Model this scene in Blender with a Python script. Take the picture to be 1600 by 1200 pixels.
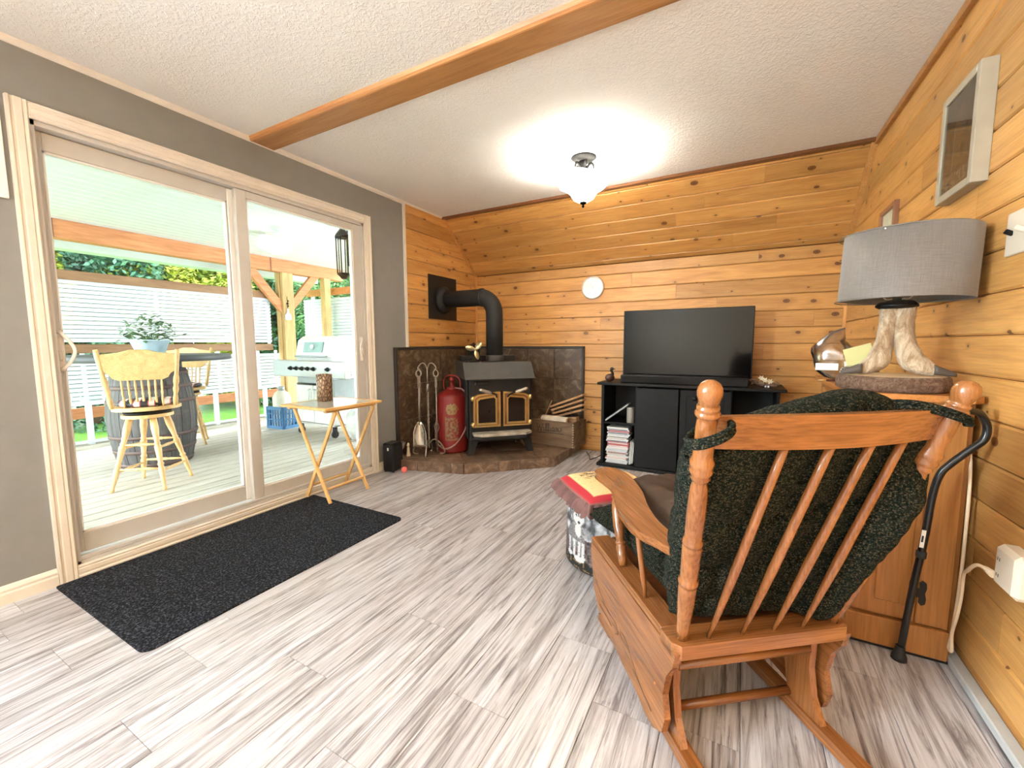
import bpy, bmesh, math, random
from mathutils import Vector, Matrix, noise
random.seed(7)
PI = math.pi
SC = bpy.context.scene
for o in list(bpy.data.objects): bpy.data.objects.remove(o)

# ------------------------------------------------------------------ camera
CAM_H = 1.1
yaw, pitch, roll = 0.4999, -0.0967, -0.0039
fwd = Vector((-math.sin(yaw)*math.cos(pitch), math.cos(yaw)*math.cos(pitch), math.sin(pitch)))
r0 = Vector((math.cos(yaw), math.sin(yaw), 0)); u0 = r0.cross(fwd)
rr = r0*math.cos(roll)+u0*math.sin(roll); uu = -r0*math.sin(roll)+u0*math.cos(roll)
cd = bpy.data.cameras.new('camera'); cam = bpy.data.objects.new('camera', cd)
SC.collection.objects.link(cam); SC.camera = cam
cd.sensor_width = 36; cd.lens = 652.35/1600*36; cd.clip_start = 0.02; cd.clip_end = 200
m3 = Matrix((rr, uu, -fwd)).transposed()
cam.matrix_world = Matrix.Translation((0, 0, CAM_H)) @ m3.to_4x4()

# ------------------------------------------------------------------ world, lights, exposure
wd = bpy.data.worlds.new('world'); SC.world = wd; wd.use_nodes = True
bg = wd.node_tree.nodes['Background']
bg.inputs[0].default_value = (0.86, 0.94, 1.0, 1); bg.inputs[1].default_value = 3.0
SC.view_settings.view_transform = 'Standard'; SC.view_settings.look = 'None'
SC.view_settings.gamma = 1; SC.view_settings.use_curve_mapping = False
SC.view_settings.exposure = 2.3
sd = bpy.data.lights.new('sun', 'SUN'); sd.energy = 1.3; sd.angle = 0.03; sd.color = (1, .95, .85)
sun = bpy.data.objects.new('sun', sd); SC.collection.objects.link(sun)
sun.rotation_euler = (math.radians(38), 0, math.radians(-60))
pd = bpy.data.lights.new('door_portal', 'AREA'); pd.shape = 'RECTANGLE'; pd.size = 1.9; pd.size_y = 2.1
pd.cycles.is_portal = True
po = bpy.data.objects.new('door_portal', pd); SC.collection.objects.link(po)
po.location = (-2.90, 1.57, 1.06); po.rotation_euler = (0, -PI/2, 0)

wl = bpy.data.lights.new('added_rear_fill', 'AREA'); wl.shape = 'RECTANGLE'; wl.size = 1.2; wl.size_y = 1.6; wl.energy = 215; wl.color = (.76, .88, 1)  # fill lamp added behind the camera to brighten the room
wo = bpy.data.objects.new('added_rear_fill', wl); SC.collection.objects.link(wo)
wo.location = (-2.90, -1.8, 1.5); wo.rotation_euler = (0, -PI/2, 0)

# ------------------------------------------------------------------ helpers
def tag(o, label=None, cat=None, group=None, kind=None):
    if label: o['label'] = label
    if cat: o['category'] = cat
    if group: o['group'] = group
    if kind: o['kind'] = kind
    return o
def thing(name, label, cat, loc=(0, 0, 0), rz=0, group=None):
    o = bpy.data.objects.new(name, None); SC.collection.objects.link(o)
    o.location = loc; o.rotation_euler = (0, 0, rz); o.empty_display_size = .05
    return tag(o, label, cat, group)
def copy_tree(o, parent=None):
    c = o.copy(); SC.collection.objects.link(c)
    if parent is not None: c.parent = parent
    for ch in list(o.children): copy_tree(ch, c)
    return c

class B:
    """collects shapes into one mesh"""
    def __init__(s): s.bm = bmesh.new()
    def _xf(s, vs, M):
        if M is not None: bmesh.ops.transform(s.bm, matrix=M, verts=vs)
    def box(s, c, d, rot=None, bev=0.0, seg=1):
        r = bmesh.ops.create_cube(s.bm, size=1); vs = r['verts']
        bmesh.ops.scale(s.bm, vec=d, verts=vs)
        if bev > 0:
            es = list({e for v in vs for e in v.link_edges})
            g = bmesh.ops.bevel(s.bm, geom=es, offset=bev, segments=seg, affect='EDGES', profile=.5)
            vs = list({v for f in g['faces'] for v in f.verts} | {v for v in vs if v.is_valid})
        M = Matrix.Translation(c)
        if rot is not None: M = M @ rot.to_4x4()
        s._xf(vs, M); return s
    def bx(s, x0, x1, y0, y1, z0, z1, bev=0.0):
        return s.box(((x0+x1)/2, (y0+y1)/2, (z0+z1)/2), (abs(x1-x0), abs(y1-y0), abs(z1-z0)), bev=bev)
    def ring_surface(s, rings, closed_u=True, caps=True, smooth=True):
        rv = [[s.bm.verts.new(p) for p in r] for r in rings]
        n = len(rv[0])
        for a, b in zip(rv, rv[1:]):
            for i in range(n if closed_u else n-1):
                j = (i+1) % n
                try:
                    f = s.bm.faces.new((a[i], a[j], b[j], b[i])); f.smooth = smooth
                except ValueError: pass
        if caps:
            for r in (rv[0][::-1], rv[-1]):
                try: s.bm.faces.new(r)
                except ValueError: pass
        return s
    def lathe(s, prof, o=(0, 0, 0), d=(0, 0, 1), n=20, caps=True, sx=1.0):
        """prof: list of (radius, distance along axis)"""
        d = Vector(d).normalized(); o = Vector(o)
        a = Vector((1, 0, 0)) if abs(d.x) < .9 else Vector((0, 1, 0))
        x = (a - d*a.dot(d)).normalized(); y = d.cross(x)
        rings = [[o + d*h + x*(max(r, 1e-4)*math.cos(2*PI*i/n)*sx) + y*(max(r, 1e-4)*math.sin(2*PI*i/n)) for i in range(n)] for r, h in prof]
        return s.ring_surface(rings, caps=caps)
    def rod(s, p0, p1, r0, r1=None, n=12):
        p0 = Vector(p0); p1 = Vector(p1); L = (p1-p0).length
        return s.lathe([(r0, 0), (r1 if r1 is not None else r0, L)], p0, p1-p0, n)
    def tube(s, pts, r, n=10, closed=False, flat=1.0):
        P = [Vector(p) for p in pts]; N = len(P); rings = []
        rs = r if isinstance(r, (list, tuple)) else [r]*N
        t0 = (P[1]-P[0]).normalized(); up = Vector((0, 0, 1)) if abs(t0.z) < .9 else Vector((1, 0, 0))
        x = (up - t0*up.dot(t0)).normalized()
        for i in range(N):
            if closed: t = (P[(i+1) % N]-P[i-1]).normalized()
            else: t = (P[min(i+1, N-1)]-P[max(i-1, 0)]).normalized()
            x = (x - t*x.dot(t)).normalized(); y = t.cross(x)
            rings.append([P[i] + x*(rs[i]*math.cos(2*PI*k/n)) + y*(rs[i]*flat*math.sin(2*PI*k/n)) for k in range(n)])
        if closed: rings.append(rings[0]); return s.ring_surface(rings, caps=False)
        return s.ring_surface(rings)
    def prism(s, poly, o, ex, ey, ez, smooth=False):
        """2D polygon in (ex,ey) extruded along ez"""
        o = Vector(o); ex = Vector(ex); ey = Vector(ey); ez = Vector(ez)
        a = [s.bm.verts.new(o+ex*p[0]+ey*p[1]) for p in poly]
        b = [s.bm.verts.new(o+ex*p[0]+ey*p[1]+ez) for p in poly]
        s.bm.faces.new(a[::-1]); s.bm.faces.new(b)
        n = len(a)
        for i in range(n):
            f = s.bm.faces.new((a[i], a[(i+1) % n], b[(i+1) % n], b[i])); f.smooth = smooth
        return s
    def ball(s, c, r, n=14, sc=(1, 1, 1)):
        g = bmesh.ops.create_uvsphere(s.bm, u_segments=n, v_segments=max(6, n*2//3), radius=r)
        bmesh.ops.scale(s.bm, vec=sc, verts=g['verts'])
        for v in g['verts']:
            for f in v.link_faces: f.smooth = True
        s._xf(g['verts'], Matrix.Translation(c)); return s
    def quad(s, a, b, c, d):
        s.bm.faces.new([s.bm.verts.new(p) for p in (a, b, c, d)]); return s
    def mesh(s, name):
        bmesh.ops.recalc_face_normals(s.bm, faces=s.bm.faces)
        me = bpy.data.meshes.new(name); s.bm.to_mesh(me); s.bm.free(); return me
    def build(s, name, mat, parent=None, loc=None, **kw):
        me = s.mesh(name); me.materials.append(mat)
        o = bpy.data.objects.new(name, me); SC.collection.objects.link(o)
        if parent is not None: o.parent = parent
        if loc is not None: o.location = loc
        return tag(o, **kw) if kw else o
def link(name, me, parent=None, M=None):
    o = bpy.data.objects.new(name, me); SC.collection.objects.link(o)
    if parent is not None: o.parent = parent
    if M is not None: o.matrix_local = M
    return o
def bez(pts, n=8):
    """catmull-rom through points"""
    P = [Vector(p) for p in pts]; P = [2*P[0]-P[1]]+P+[2*P[-1]-P[-2]]; out = []
    for i in range(1, len(P)-2):
        for k in range(n):
            t = k/n
            out.append(.5*((2*P[i])+(-P[i-1]+P[i+1])*t+(2*P[i-1]-5*P[i]+4*P[i+1]-P[i+2])*t*t+(-P[i-1]+3*P[i]-3*P[i+1]+P[i+2])*t**3))
    out.append(P[-2]); return out

# ------------------------------------------------------------------ materials
class N:
    def __init__(s, name):
        s.m = bpy.data.materials.new(name); s.m.use_nodes = True; s.t = s.m.node_tree
        s.b = s.t.nodes['Principled BSDF']; s.out = s.t.nodes['Material Output']
    def n(s, typ, **kw):
        nd = s.t.nodes.new(typ)
        for k, v in kw.items():
            if k.startswith('i_'):
                nd.inputs[k[2:].replace('_', ' ')].default_value = v
            else: setattr(nd, k, v)
        return nd
    def l(s, a, b): s.t.links.new(a, b)
    def ramp(s, fac, stops, interp='LINEAR'):
        r = s.n('ShaderNodeValToRGB'); cr = r.color_ramp; cr.interpolation = interp
        while len(cr.elements) < len(stops): cr.elements.new(.5)
        for e, (p, c) in zip(cr.elements, stops): e.position = p; e.color = (*c, 1)
        s.l(fac, r.inputs[0]); return r.outputs[0]
    def mix(s, f, a, b, blend='MIX'):
        m = s.n('ShaderNodeMix', data_type='RGBA', blend_type=blend)
        for sock, v in ((m.inputs[0], f), (m.inputs[6], a), (m.inputs[7], b)):
            if hasattr(v, 'links'): s.l(v, sock)
            elif isinstance(v, (int, float)): sock.default_value = v
            else: sock.default_value = (*v, 1)
        return m.outputs[2]
    def math(s, op, a, b=0.0, c=None):
        m = s.n('ShaderNodeMath', operation=op)
        for i, v in enumerate((a, b) if c is None else (a, b, c)):
            if hasattr(v, 'links'): s.l(v, m.inputs[i])
            else: m.inputs[i].default_value = v
        return m.outputs[0]
    def coords(s, scale=(1, 1, 1), per_object=True, rot=(0, 0, 0)):
        tc = s.n('ShaderNodeTexCoord'); v = tc.outputs['Object']
        if per_object:
            oi = s.n('ShaderNodeObjectInfo'); cx = s.n('ShaderNodeCombineXYZ')
            s.l(s.math('MULTIPLY', oi.outputs['Random'], 37.0), cx.inputs[0])
            s.l(s.math('MULTIPLY', oi.outputs['Random'], 61.0), cx.inputs[1])
            s.l(s.math('MULTIPLY', oi.outputs['Random'], 23.0), cx.inputs[2])
            va = s.n('ShaderNodeVectorMath', operation='ADD'); s.l(v, va.inputs[0]); s.l(cx.outputs[0], va.inputs[1]); v = va.outputs[0]
        mp = s.n('ShaderNodeMapping'); mp.inputs['Scale'].default_value = scale; mp.inputs['Rotation'].default_value = rot
        s.l(v, mp.inputs[0]); return mp.outputs[0]
    def noise(s, vec, scale=5, detail=4, rough=.5, dist=0):
        nd = s.n('ShaderNodeTexNoise'); nd.inputs['Scale'].default_value = scale; nd.inputs['Detail'].default_value = detail
        nd.inputs['Roughness'].default_value = rough; nd.inputs['Distortion'].default_value = dist
        s.l(vec, nd.inputs['Vector']); return nd.outputs['Fac']
    def bump(s, h, strength=.3, dist=.01):
        b = s.n('ShaderNodeBump'); b.inputs['Strength'].default_value = strength; b.inputs['Distance'].default_value = dist
        s.l(h, b.inputs['Height']); s.l(b.outputs[0], s.b.inputs['Normal'])
    def base(s, c):
        if hasattr(c, 'links'): s.l(c, s.b.inputs['Base Color'])
        else: s.b.inputs['Base Color'].default_value = (*c, 1)
    def set(s, **kw):
        for k, v in kw.items(): s.b.inputs[k.replace('_', ' ')].default_value = v

def plain(name, c, rough=.5, metal=0.0, bump=None, var=.08, spec=.5):
    m = N(name); v = m.coords((1, 1, 1))
    f = m.noise(v, 12, 4)
    a = tuple(x*(1-var) for x in c); b = tuple(min(1, x*(1+var)) for x in c)
    m.base(m.ramp(f, [(.3, a), (.7, b)])); m.set(Roughness=rough, Metallic=metal, Specular_IOR_Level=spec)
    if bump: m.bump(m.noise(v, bump[0], 3), bump[1], .003)
    return m.m
def wood(name, light, mid, dark, axis='x', rough=.35, grain=1.0, knots=0.0, tone=.12, coat=.0, per_object=True, fine=60, gk=.55):
    m = N(name); ai = 'xyz'.index(axis)
    def sc(a, b): v = [b]*3; v[ai] = a; return tuple(v)
    v1 = m.coords(sc(1.2*grain, 9*grain), per_object); f1 = m.noise(v1, 1.5, 5, .55, 1.1)
    v2 = m.coords(sc(4*grain, fine*2*grain), per_object); f2 = m.noise(v2, 1.2, 4, .6, .2)
    col = m.ramp(f1, [(.25, light), (.5, mid), (.78, dark)])
    g = m.ramp(f2, [(.35, (.66, .60, .54)), (.58, (1, 1, 1))])
    col = m.mix(gk, col, g, 'MULTIPLY')
    oi = m.n('ShaderNodeObjectInfo')
    tv = m.math('MULTIPLY_ADD', oi.outputs['Random'], 2*tone, 1-tone)
    cx = m.n('ShaderNodeCombineColor'); m.l(tv, cx.inputs[0]); m.l(tv, cx.inputs[1]); m.l(tv, cx.inputs[2])
    col = m.mix(1.0, col, cx.outputs[0], 'MULTIPLY')
    if knots > 0:
        v3 = m.coords(sc(5.0, 7.5), per_object)
        vo = m.n('ShaderNodeTexVoronoi', voronoi_dimensions='2D'); vo.inputs['Scale'].default_value = 1.0; vo.inputs['Randomness'].default_value = 1.0
        m.l(v3, vo.inputs['Vector'])
        sep = m.n('ShaderNodeSeparateColor'); m.l(vo.outputs['Color'], sep.inputs[0])
        on = m.math('LESS_THAN', sep.outputs[0], knots)
        size = m.math('MULTIPLY_ADD', m.math('POWER', sep.outputs[1], 3.0), .11, .035)
        rel = m.math('DIVIDE', vo.outputs['Distance'], size)
        k = m.ramp(rel, [(0, (1, 1, 1)), (.55, (.75, .75, .75)), (.9, (.9, .9, .9)), (1.0, (.0, .0, .0))])
        kf = m.math('MULTIPLY', k, on)
        halo = m.math('MULTIPLY', m.ramp(m.math('MULTIPLY', rel, .3), [(0, (1, 1, 1)), (1, (0, 0, 0))]), on)
        col = m.mix(m.math('MULTIPLY', halo, .45), col, tuple(x*.62 for x in dark))
        col = m.mix(kf, col, (dark[0]*.22, dark[1]*.14, dark[2]*.12))
    m.base(col); m.set(Roughness=rough, Coat_Weight=coat, Coat_Roughness=.15)
    m.bump(f2, .12, .002)
    return m.m

PINE = wood('pine_board', (.68, .37, .12), (.61, .31, .09), (.46, .21, .055), 'x', .38, knots=.5, tone=.17)
PINE_T = wood('pine_trim', (.62, .30, .09), (.55, .25, .07), (.42, .17, .04), 'x', .4)
PINE_TZ = wood('pine_trim_upright', (.72, .38, .13), (.64, .32, .10), (.5, .22, .06), 'z', .4)
PINE_D = wood('dark_pine_trim', (.24, .09, .025), (.2, .07, .02), (.14, .05, .012), 'x', .4)
BEAM = wood('stained_beam', (.58, .31, .125), (.50, .25, .09), (.38, .17, .055), 'x', .4, knots=.08)
OAKX = wood('oak_x', (.36, .145, .045), (.28, .105, .030), (.17, .058, .016), 'x', .27, tone=.04, coat=.35, fine=80, gk=.95)
OAKY = wood('oak_y', (.36, .145, .045), (.28, .105, .030), (.17, .058, .016), 'y', .27, tone=.04, coat=.35, fine=80, gk=.95)
OAKZ = wood('oak_z', (.36, .145, .045), (.28, .105, .030), (.17, .058, .016), 'z', .25, tone=.04, coat=.4, fine=80, gk=.8)
OAKD = wood('oak_darker', (.24, .085, .025), (.2, .065, .018), (.13, .04, .01), 'x', .3, tone=.04, coat=.3, fine=80)
CABW = wood('cabinet_pine', (.46, .20, .052), (.40, .165, .04), (.29, .105, .022), 'z', .38, knots=.08, tone=.05)
PALE = wood('pale_oak_z', (.82, .56, .27), (.74, .47, .20), (.58, .34, .12), 'z', .4, tone=.05)
PALEX = wood('pale_oak_x', (.82, .56, .27), (.74, .47, .20), (.58, .34, .12), 'y', .4, tone=.05)
TRAYW = wood('tray_wood', (.82, .52, .2), (.74, .44, .15), (.6, .32, .09), 'y', .35, tone=.06)
CRATEW = wood('old_crate_wood', (.30, .2, .12), (.2, .125, .07), (.1, .06, .035), 'x', .75, tone=.15)
LOGW = wood('split_firewood', (.62, .42, .24), (.48, .29, .15), (.3, .16, .08), 'x', .8, tone=.25)
POSTW = wood('treated_post', (.62, .44, .2), (.52, .34, .14), (.38, .22, .08), 'z', .7, knots=.1)
CEDAR = wood('cedar_beam', (.66, .3, .14), (.55, .22, .09), (.4, .14, .05), 'y', .7, knots=.12)
CEDARX = wood('cedar_beam_x', (.66, .3, .10), (.55, .22, .07), (.4, .14, .04), 'x', .7, knots=.1)
FENCEW = wood('fence_board', (.36, .2, .1), (.3, .16, .08), (.2, .1, .05), 'y', .7)
STAVE = wood('barrel_stave', (.13, .12, .115), (.085, .078, .075), (.045, .04, .037), 'z', .7, tone=.2)
DECKW = wood('deck_board', (.60, .56, .50), (.52, .48, .41), (.40, .34, .27), 'y', .6, tone=.06)

def m_laminate():
    m = N('grey_laminate')
    f1 = m.noise(m.coords((7, .8, 1)), 1.4, 6, .6, 1.4)
    f2 = m.noise(m.coords((60, 1.2, 1)), 1.0, 6, .68, .8)
    f3 = m.noise(m.coords((30, 1.3, 1)), 1.0, 6, .72, 2.2)
    f4 = m.noise(m.coords((16, 1.1, 1)), 1.0, 5, .6, 3.0)
    a = m.ramp(f1, [(.2, (.34, .31, .30)), (.42, (.56, .545, .55)), (.62, (.70, .695, .715)), (.85, (.46, .425, .41))])
    b = m.ramp(f2, [(.30, (.42, .38, .37)), (.47, (.84, .82, .82)), (.62, (1, 1, 1))])
    c = m.ramp(f3, [(.34, (.15, .125, .12)), (.42, (.55, .51, .50)), (.50, (1, 1, 1))])
    d = m.ramp(f4, [(.34, (.45, .40, .385)), (.48, (1, 1, 1))])
    col = m.mix(.9, a, b, 'MULTIPLY'); col = m.mix(.8, col, c, 'MULTIPLY'); col = m.mix(.75, col, d, 'MULTIPLY')
    oi = m.n('ShaderNodeObjectInfo')
    t = m.ramp(oi.outputs['Random'], [(0, (.88, .86, .86)), (.5, (1, 1, 1.0)), (1, (.93, .93, .95))])
    m.base(m.mix(1, col, t, 'MULTIPLY')); m.set(Roughness=.30, Specular_IOR_Level=.55)
    m.bump(f2, .08, .002); return m.m
LAM = m_laminate()
def m_ceiling():
    m = N('textured_plaster'); v = m.coords((1, 1, 1), False)
    a = m.noise(v, 55, 3, .6, .8); b = m.noise(v, 150, 2)
    m.base(m.ramp(m.noise(v, 2), [(.3, (.83, .80, .77)), (.7, (.87, .845, .815))])); m.set(Roughness=.85)
    m.bump(m.math('ADD', m.ramp(a, [(.45, (0, 0, 0)), (.62, (1, 1, 1))]), m.math('MULTIPLY', b, .4)), .42, .005); return m.m
CEIL = m_ceiling()
GREY = plain('grey_wall_paint', (.235, .235, .230), .6, var=.03, bump=(180, .08))
CREAM = plain('cream_moulding', (.72, .66, .57), .4, var=.04)
WHITE_T = plain('white_trim', (.74, .69, .63), .4, var=.04)
VINYL = plain('white_vinyl', (.56, .545, .52), .35, var=.03)
VINYLW = plain('bright_vinyl', (.85, .84, .82), .35, var=.03)
BLACKP = plain('black_paint', (.005, .005, .0055), .55)
PLAST = plain('black_plastic', (.004, .004, .0045), .4, spec=.35)
IRON = plain('stove_iron', (.014, .0135, .0135), .7, .1, bump=(120, .15), var=.2)
STEELD = plain('stove_hood_steel', (.048, .045, .040), .6, .1, bump=(90, .1), var=.1)
PIPE = plain('flue_pipe', (.011, .011, .012), .65, .1)
BRASS = plain('brass', (.80, .58, .24), .28, .9)
NICKEL = plain('nickel_wire', (.62, .58, .52), .3, .9)
IRONW = plain('wrought_iron', (.30, .26, .22), .35, .85)
RED = plain('red_enamel', (.20, .012, .011), .35, .1, var=.2)
BARNWHITE = plain('white_paint_outdoor', (.60, .63, .67), .5, var=.03)
SOFFIT = plain('soffit_white', (.62, .63, .62), .5, var=.02)
STAIN = plain('stainless_steel', (.62, .63, .64), .25, .85, var=.05)
GREYM = plain('grill_grey', (.42, .46, .48), .4, .3)
DARKM = plain('bronze_fixture', (.008, .0075, .007), .5, 0, spec=.15)
RUBBER = plain('rubber', (.02, .02, .02), .7)
PAPER = plain('white_paper', (.85, .84, .8), .6, var=.02)
YELLOW = plain('yellow_paper', (.92, .9, .42), .6, var=.03)
BLUEC = plain('blue_crate_plastic', (.05, .20, .42), .5)
ORN = plain('outlet_plastic', (.62, .52, .40), .45, var=.03)
PINKM = plain('coral_rubber', (.85, .18, .16), .5)
STONE = plain('slate_grey_shade', (.17, .165, .16), .85)
def m_glass(name, tint=(1, 1, 1), rough=0.0, refl=1.0):
    m = N(name); t = m.t; t.nodes.remove(m.b)
    tr = m.n('ShaderNodeBsdfTransparent'); tr.inputs[0].default_value = (*tint, 1)
    gl = m.n('ShaderNodeBsdfGlossy'); gl.inputs['Roughness'].default_value = rough
    fr = m.n('ShaderNodeFresnel'); fr.inputs[0].default_value = 1.45
    mx = m.n('ShaderNodeMixShader'); f = m.math('MULTIPLY', fr.outputs[0], refl)
    m.l(f, mx.inputs[0]); m.l(tr.outputs[0], mx.inputs[1]); m.l(gl.outputs[0], mx.inputs[2])
    m.l(mx.outputs[0], m.out.inputs[0]); return m.m
GLASS = m_glass('window_glass', (.98, 1, .99), 0, .7)
FILM = m_glass('plastic_film', (.86, .86, .88), .15, 4.5)
def m_emis(name, c, s, base=(.9, .9, .88)):
    m = N(name); m.base(base); m.set(Roughness=.3, Emission_Color=(*c, 1), Emission_Strength=s); return m.m
BOWL = m_emis('lit_alabaster_glass', (1, .93, .8), 3.2)
def m_tile(name, c1, c2, c3):
    m = N(name); v = m.coords((1, 1, 1)); f = m.noise(v, 7, 7, .68, 1.5); g = m.noise(v, 38, 4, .7)
    col = m.ramp(f, [(.25, c1), (.5, c2), (.68, c3), (.8, c2)])
    col = m.mix(.5, col, m.ramp(g, [(.3, (.45, .42, .4)), (.6, (1, 1, 1))]), 'MULTIPLY')
    m.base(col); m.set(Roughness=.38); m.bump(f, .35, .01); return m.m
TILE = m_tile('slate_tile', (.042, .026, .016), (.095, .060, .036), (.25, .19, .12))
TILEH = m_tile('hearth_slate', (.07, .04, .026), (.16, .095, .058), (.34, .23, .15))
GROUT = plain('grout', (.34, .28, .22), .9)
def m_weave(name, c1, c2, c3):
    m = N(name); v = m.coords((1, 1, 1.35), False)
    vo = m.n('ShaderNodeTexVoronoi'); vo.inputs['Scale'].default_value = 250; vo.inputs['Randomness'].default_value = .6; m.l(v, vo.inputs['Vector'])
    sep = m.n('ShaderNodeSeparateColor'); m.l(vo.outputs['Color'], sep.inputs[0])
    col = m.ramp(sep.outputs[0], [(0, c1), (.4, c2), (.60, c2), (.68, c3), (1, tuple(x*1.5 for x in c3))], 'LINEAR')
    col = m.mix(1, col, m.ramp(vo.outputs['Distance'], [(.15, (1, 1, 1)), (.6, (.25, .25, .25))]), 'MULTIPLY')
    m.base(col); m.set(Roughness=.95, Specular_IOR_Level=.1)
    m.bump(m.math('SUBTRACT', 1.0, vo.outputs['Distance']), .8, .004); return m.m
WEAVE = m_weave('dark_green_weave', (.005, .009, .006), (.021, .032, .023), (.070, .062, .040))
BROWN = plain('brown_corduroy', (.060, .035, .022), .8, bump=(60, .3), var=.2, spec=.2)
def m_mat():
    m = N('ribbed_mat'); v = m.coords((1, 1, 1), False)
    vo = m.n('ShaderNodeTexVoronoi'); vo.inputs['Scale'].default_value = 120; m.l(v, vo.inputs['Vector'])
    f = m.noise(v, 110, 3, .8)
    m.base(m.ramp(f, [(.38, (.002, .002, .003)), (.53, (.012, .013, .018)), (.68, (.10, .115, .15))])); m.set(Roughness=.95, Specular_IOR_Level=.2)  # pale bluish flecks put the sheen of the mat into its colour
    m.bump(vo.outputs['Distance'], .8, .006); return m.m
MATM = m_mat()
def m_attr(name, rough=.7, bump=None):
    m = N(name); a = m.n('ShaderNodeAttribute'); a.attribute_name = 'Col'; m.base(a.outputs['Color']); m.set(Roughness=rough)
    if bump: m.bump(m.noise(m.coords((1, 1, 1), False), bump[0], 3), bump[1], .003)
    return m.m
PRINT = m_attr('printed_fabric', .85, (200, .3)); PRINTP = m_attr('printed_paper', .5); PAINTED = m_attr('painted_metal', .35)
def m_shade():
    m = N('lamp_shade_linen'); v = m.coords((1, 1, 1), False)
    a = m.noise(m.coords((30, 30, 400), False), 1, 3); b = m.noise(m.coords((400, 400, 20), False), 1, 2)
    m.base(m.ramp(m.math('ADD', m.math('MULTIPLY', a, .5), m.math('MULTIPLY', b, .5)), [(.3, (.135, .118, .105)), (.7, (.22, .195, .175))]))
    m.set(Roughness=.6, Sheen_Weight=.3); m.bump(a, .2, .002); return m.m
SHADE = m_shade()
def m_fur():
    m = N('deer_fur'); v = m.coords((1, 1, .35), False); f = m.noise(v, 26, 5, .7, 1); g = m.noise(m.coords((1, 1, .25), False), 220, 3, .7)
    col = m.ramp(f, [(.3, (.22, .12, .06)), (.46, (.42, .28, .16)), (.62, (.70, .58, .42))])
    m.base(m.mix(.4, col, m.ramp(g, [(.3, (.5, .45, .4)), (.65, (1, 1, 1))]), 'MULTIPLY')); m.set(Roughness=.9, Sheen_Weight=.3); m.bump(g, .8, .006); return m.m
FUR = m_fur()
def m_bark():
    m = N('tree_bark'); v = m.coords((1, 1, 1)); f = m.noise(v, 70, 5, .7, 1)
    m.base(m.ramp(f, [(.3, (.07, .035, .02)), (.5, (.19, .11, .07)), (.7, (.33, .23, .16))])); m.set(Roughness=.9); m.bump(f, 1, .01); return m.m
BARK = m_bark()
def m_leaf(name, a, b, c):
    m = N(name); v = m.coords((1, 1, 1)); f = m.noise(v, 1.3, 4, .7); g = m.noise(v, 30, 2)
    m.base(m.mix(.5, m.ramp(f, [(.3, a), (.5, b), (.7, c)]), m.ramp(g, [(.3, (.5, .5, .5)), (.7, (1.3, 1.3, 1.3))]), 'MULTIPLY')); m.set(Roughness=.6); return m.m
LEAF1 = m_leaf('leaves_dark', (.02, .06, .02), (.05, .15, .04), (.15, .28, .06))
LEAF2 = m_leaf('leaves_yellow', (.06, .13, .01), (.22, .26, .02), (.45, .36, .02))
LEAF3 = m_leaf('leaves_blue_green', (.012, .05, .03), (.03, .11, .06), (.1, .2, .09))
GRASS = m_leaf('lawn', (.05, .16, .01), (.09, .25, .02), (.16, .34, .03))
HOUSEP = m_leaf('potted_leaves', (.03, .09, .03), (.08, .18, .06), (.25, .3, .2))
def m_screen():
    m = N('television_screen'); m.base((.0025, .002, .002)); m.set(Roughness=.09, Specular_IOR_Level=.35); return m.m
SCREEN = m_screen()
def m_candle():
    m = N('embossed_bronze'); v = m.coords((1, 1, 1), False)
    vo = m.n('ShaderNodeTexVoronoi', feature='DISTANCE_TO_EDGE'); vo.inputs['Scale'].default_value = 70; m.l(m.coords((1, 1, .45), False), vo.inputs['Vector'])
    m.base(m.ramp(vo.outputs['Distance'], [(.02, (.06, .035, .02)), (.2, (.35, .22, .13)), (.5, (.62, .45, .32))])); m.set(Roughness=.35, Metallic=.3); m.bump(vo.outputs['Distance'], .6, .01); return m.m
CANDLE = m_candle()
def m_marble():
    m = N('pale_tray_inlay'); f = m.noise(m.coords((1, 1, 1), False), 14, 5, .6, 2)
    m.base(m.ramp(f, [(.3, (.5, .47, .4)), (.5, (.62, .6, .55)), (.7, (.45, .4, .33))])); m.set(Roughness=.12); return m.m
INLAY = m_marble()

def struct(b, name, mat, parent=None): return tag(b.build(name, mat, parent), kind='structure')

# ------------------------------------------------------------------ room dims
A = -2.716; R = .703; D = 4.095; H = 2.37; KZ = 1.863; INS = .588; Y0 = -3.2
DY0, DY1, DZ0, DZ1 = .655, 2.49, .02, 2.075         # door opening

# floor: laminate planks, each its own piece
floor = struct(B().bx(A-.05, R+.05, Y0, D+.05, -.06, -.009), 'floor', STONE)
fixed = {-1.755: [.665], -1.555: [.435], -1.355: [.83], -1.155: [1.211], -.955: [.67], -.755: [.98], -.555: [1.385], -.355: [1.16], -2.155: [.44], -2.755: [.46]}
x = -2.755; plank_id = 0
while x < R:
    y0f = fixed.get(round(x, 3), [random.uniform(.2, 1.4)])[0]
    ys = [y0f + 1.22*k for k in range(-4, 5)]
    xa = max(x, A); xb = min(x+.2, R)
    for ya, yb in zip(ys, ys[1:]):
        ya2 = max(ya, Y0); yb2 = min(yb, D)
        if yb2-ya2 < .02: continue
        w = (xb-xa)/2-.0007; l = (yb2-ya2)/2-.0007; bv = .0015
        b = B()
        pr = [(-w, -.009), (-w, -bv), (-w+bv, 0), (w-bv, 0), (w, -bv), (w, -.009)]
        b.prism(pr, (0, -l, 0), (1, 0, 0), (0, 0, 1), (0, 2*l, 0))
        b.build('plank', LAM, floor, ((xa+xb)/2, (ya2+yb2)/2, 0))
    x = round(x+.2, 3)

# ceiling
struct(B().bx(A-.16, R+.1, Y0-.1, D+.1, H, H+.1), 'ceiling', CEIL)

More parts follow.
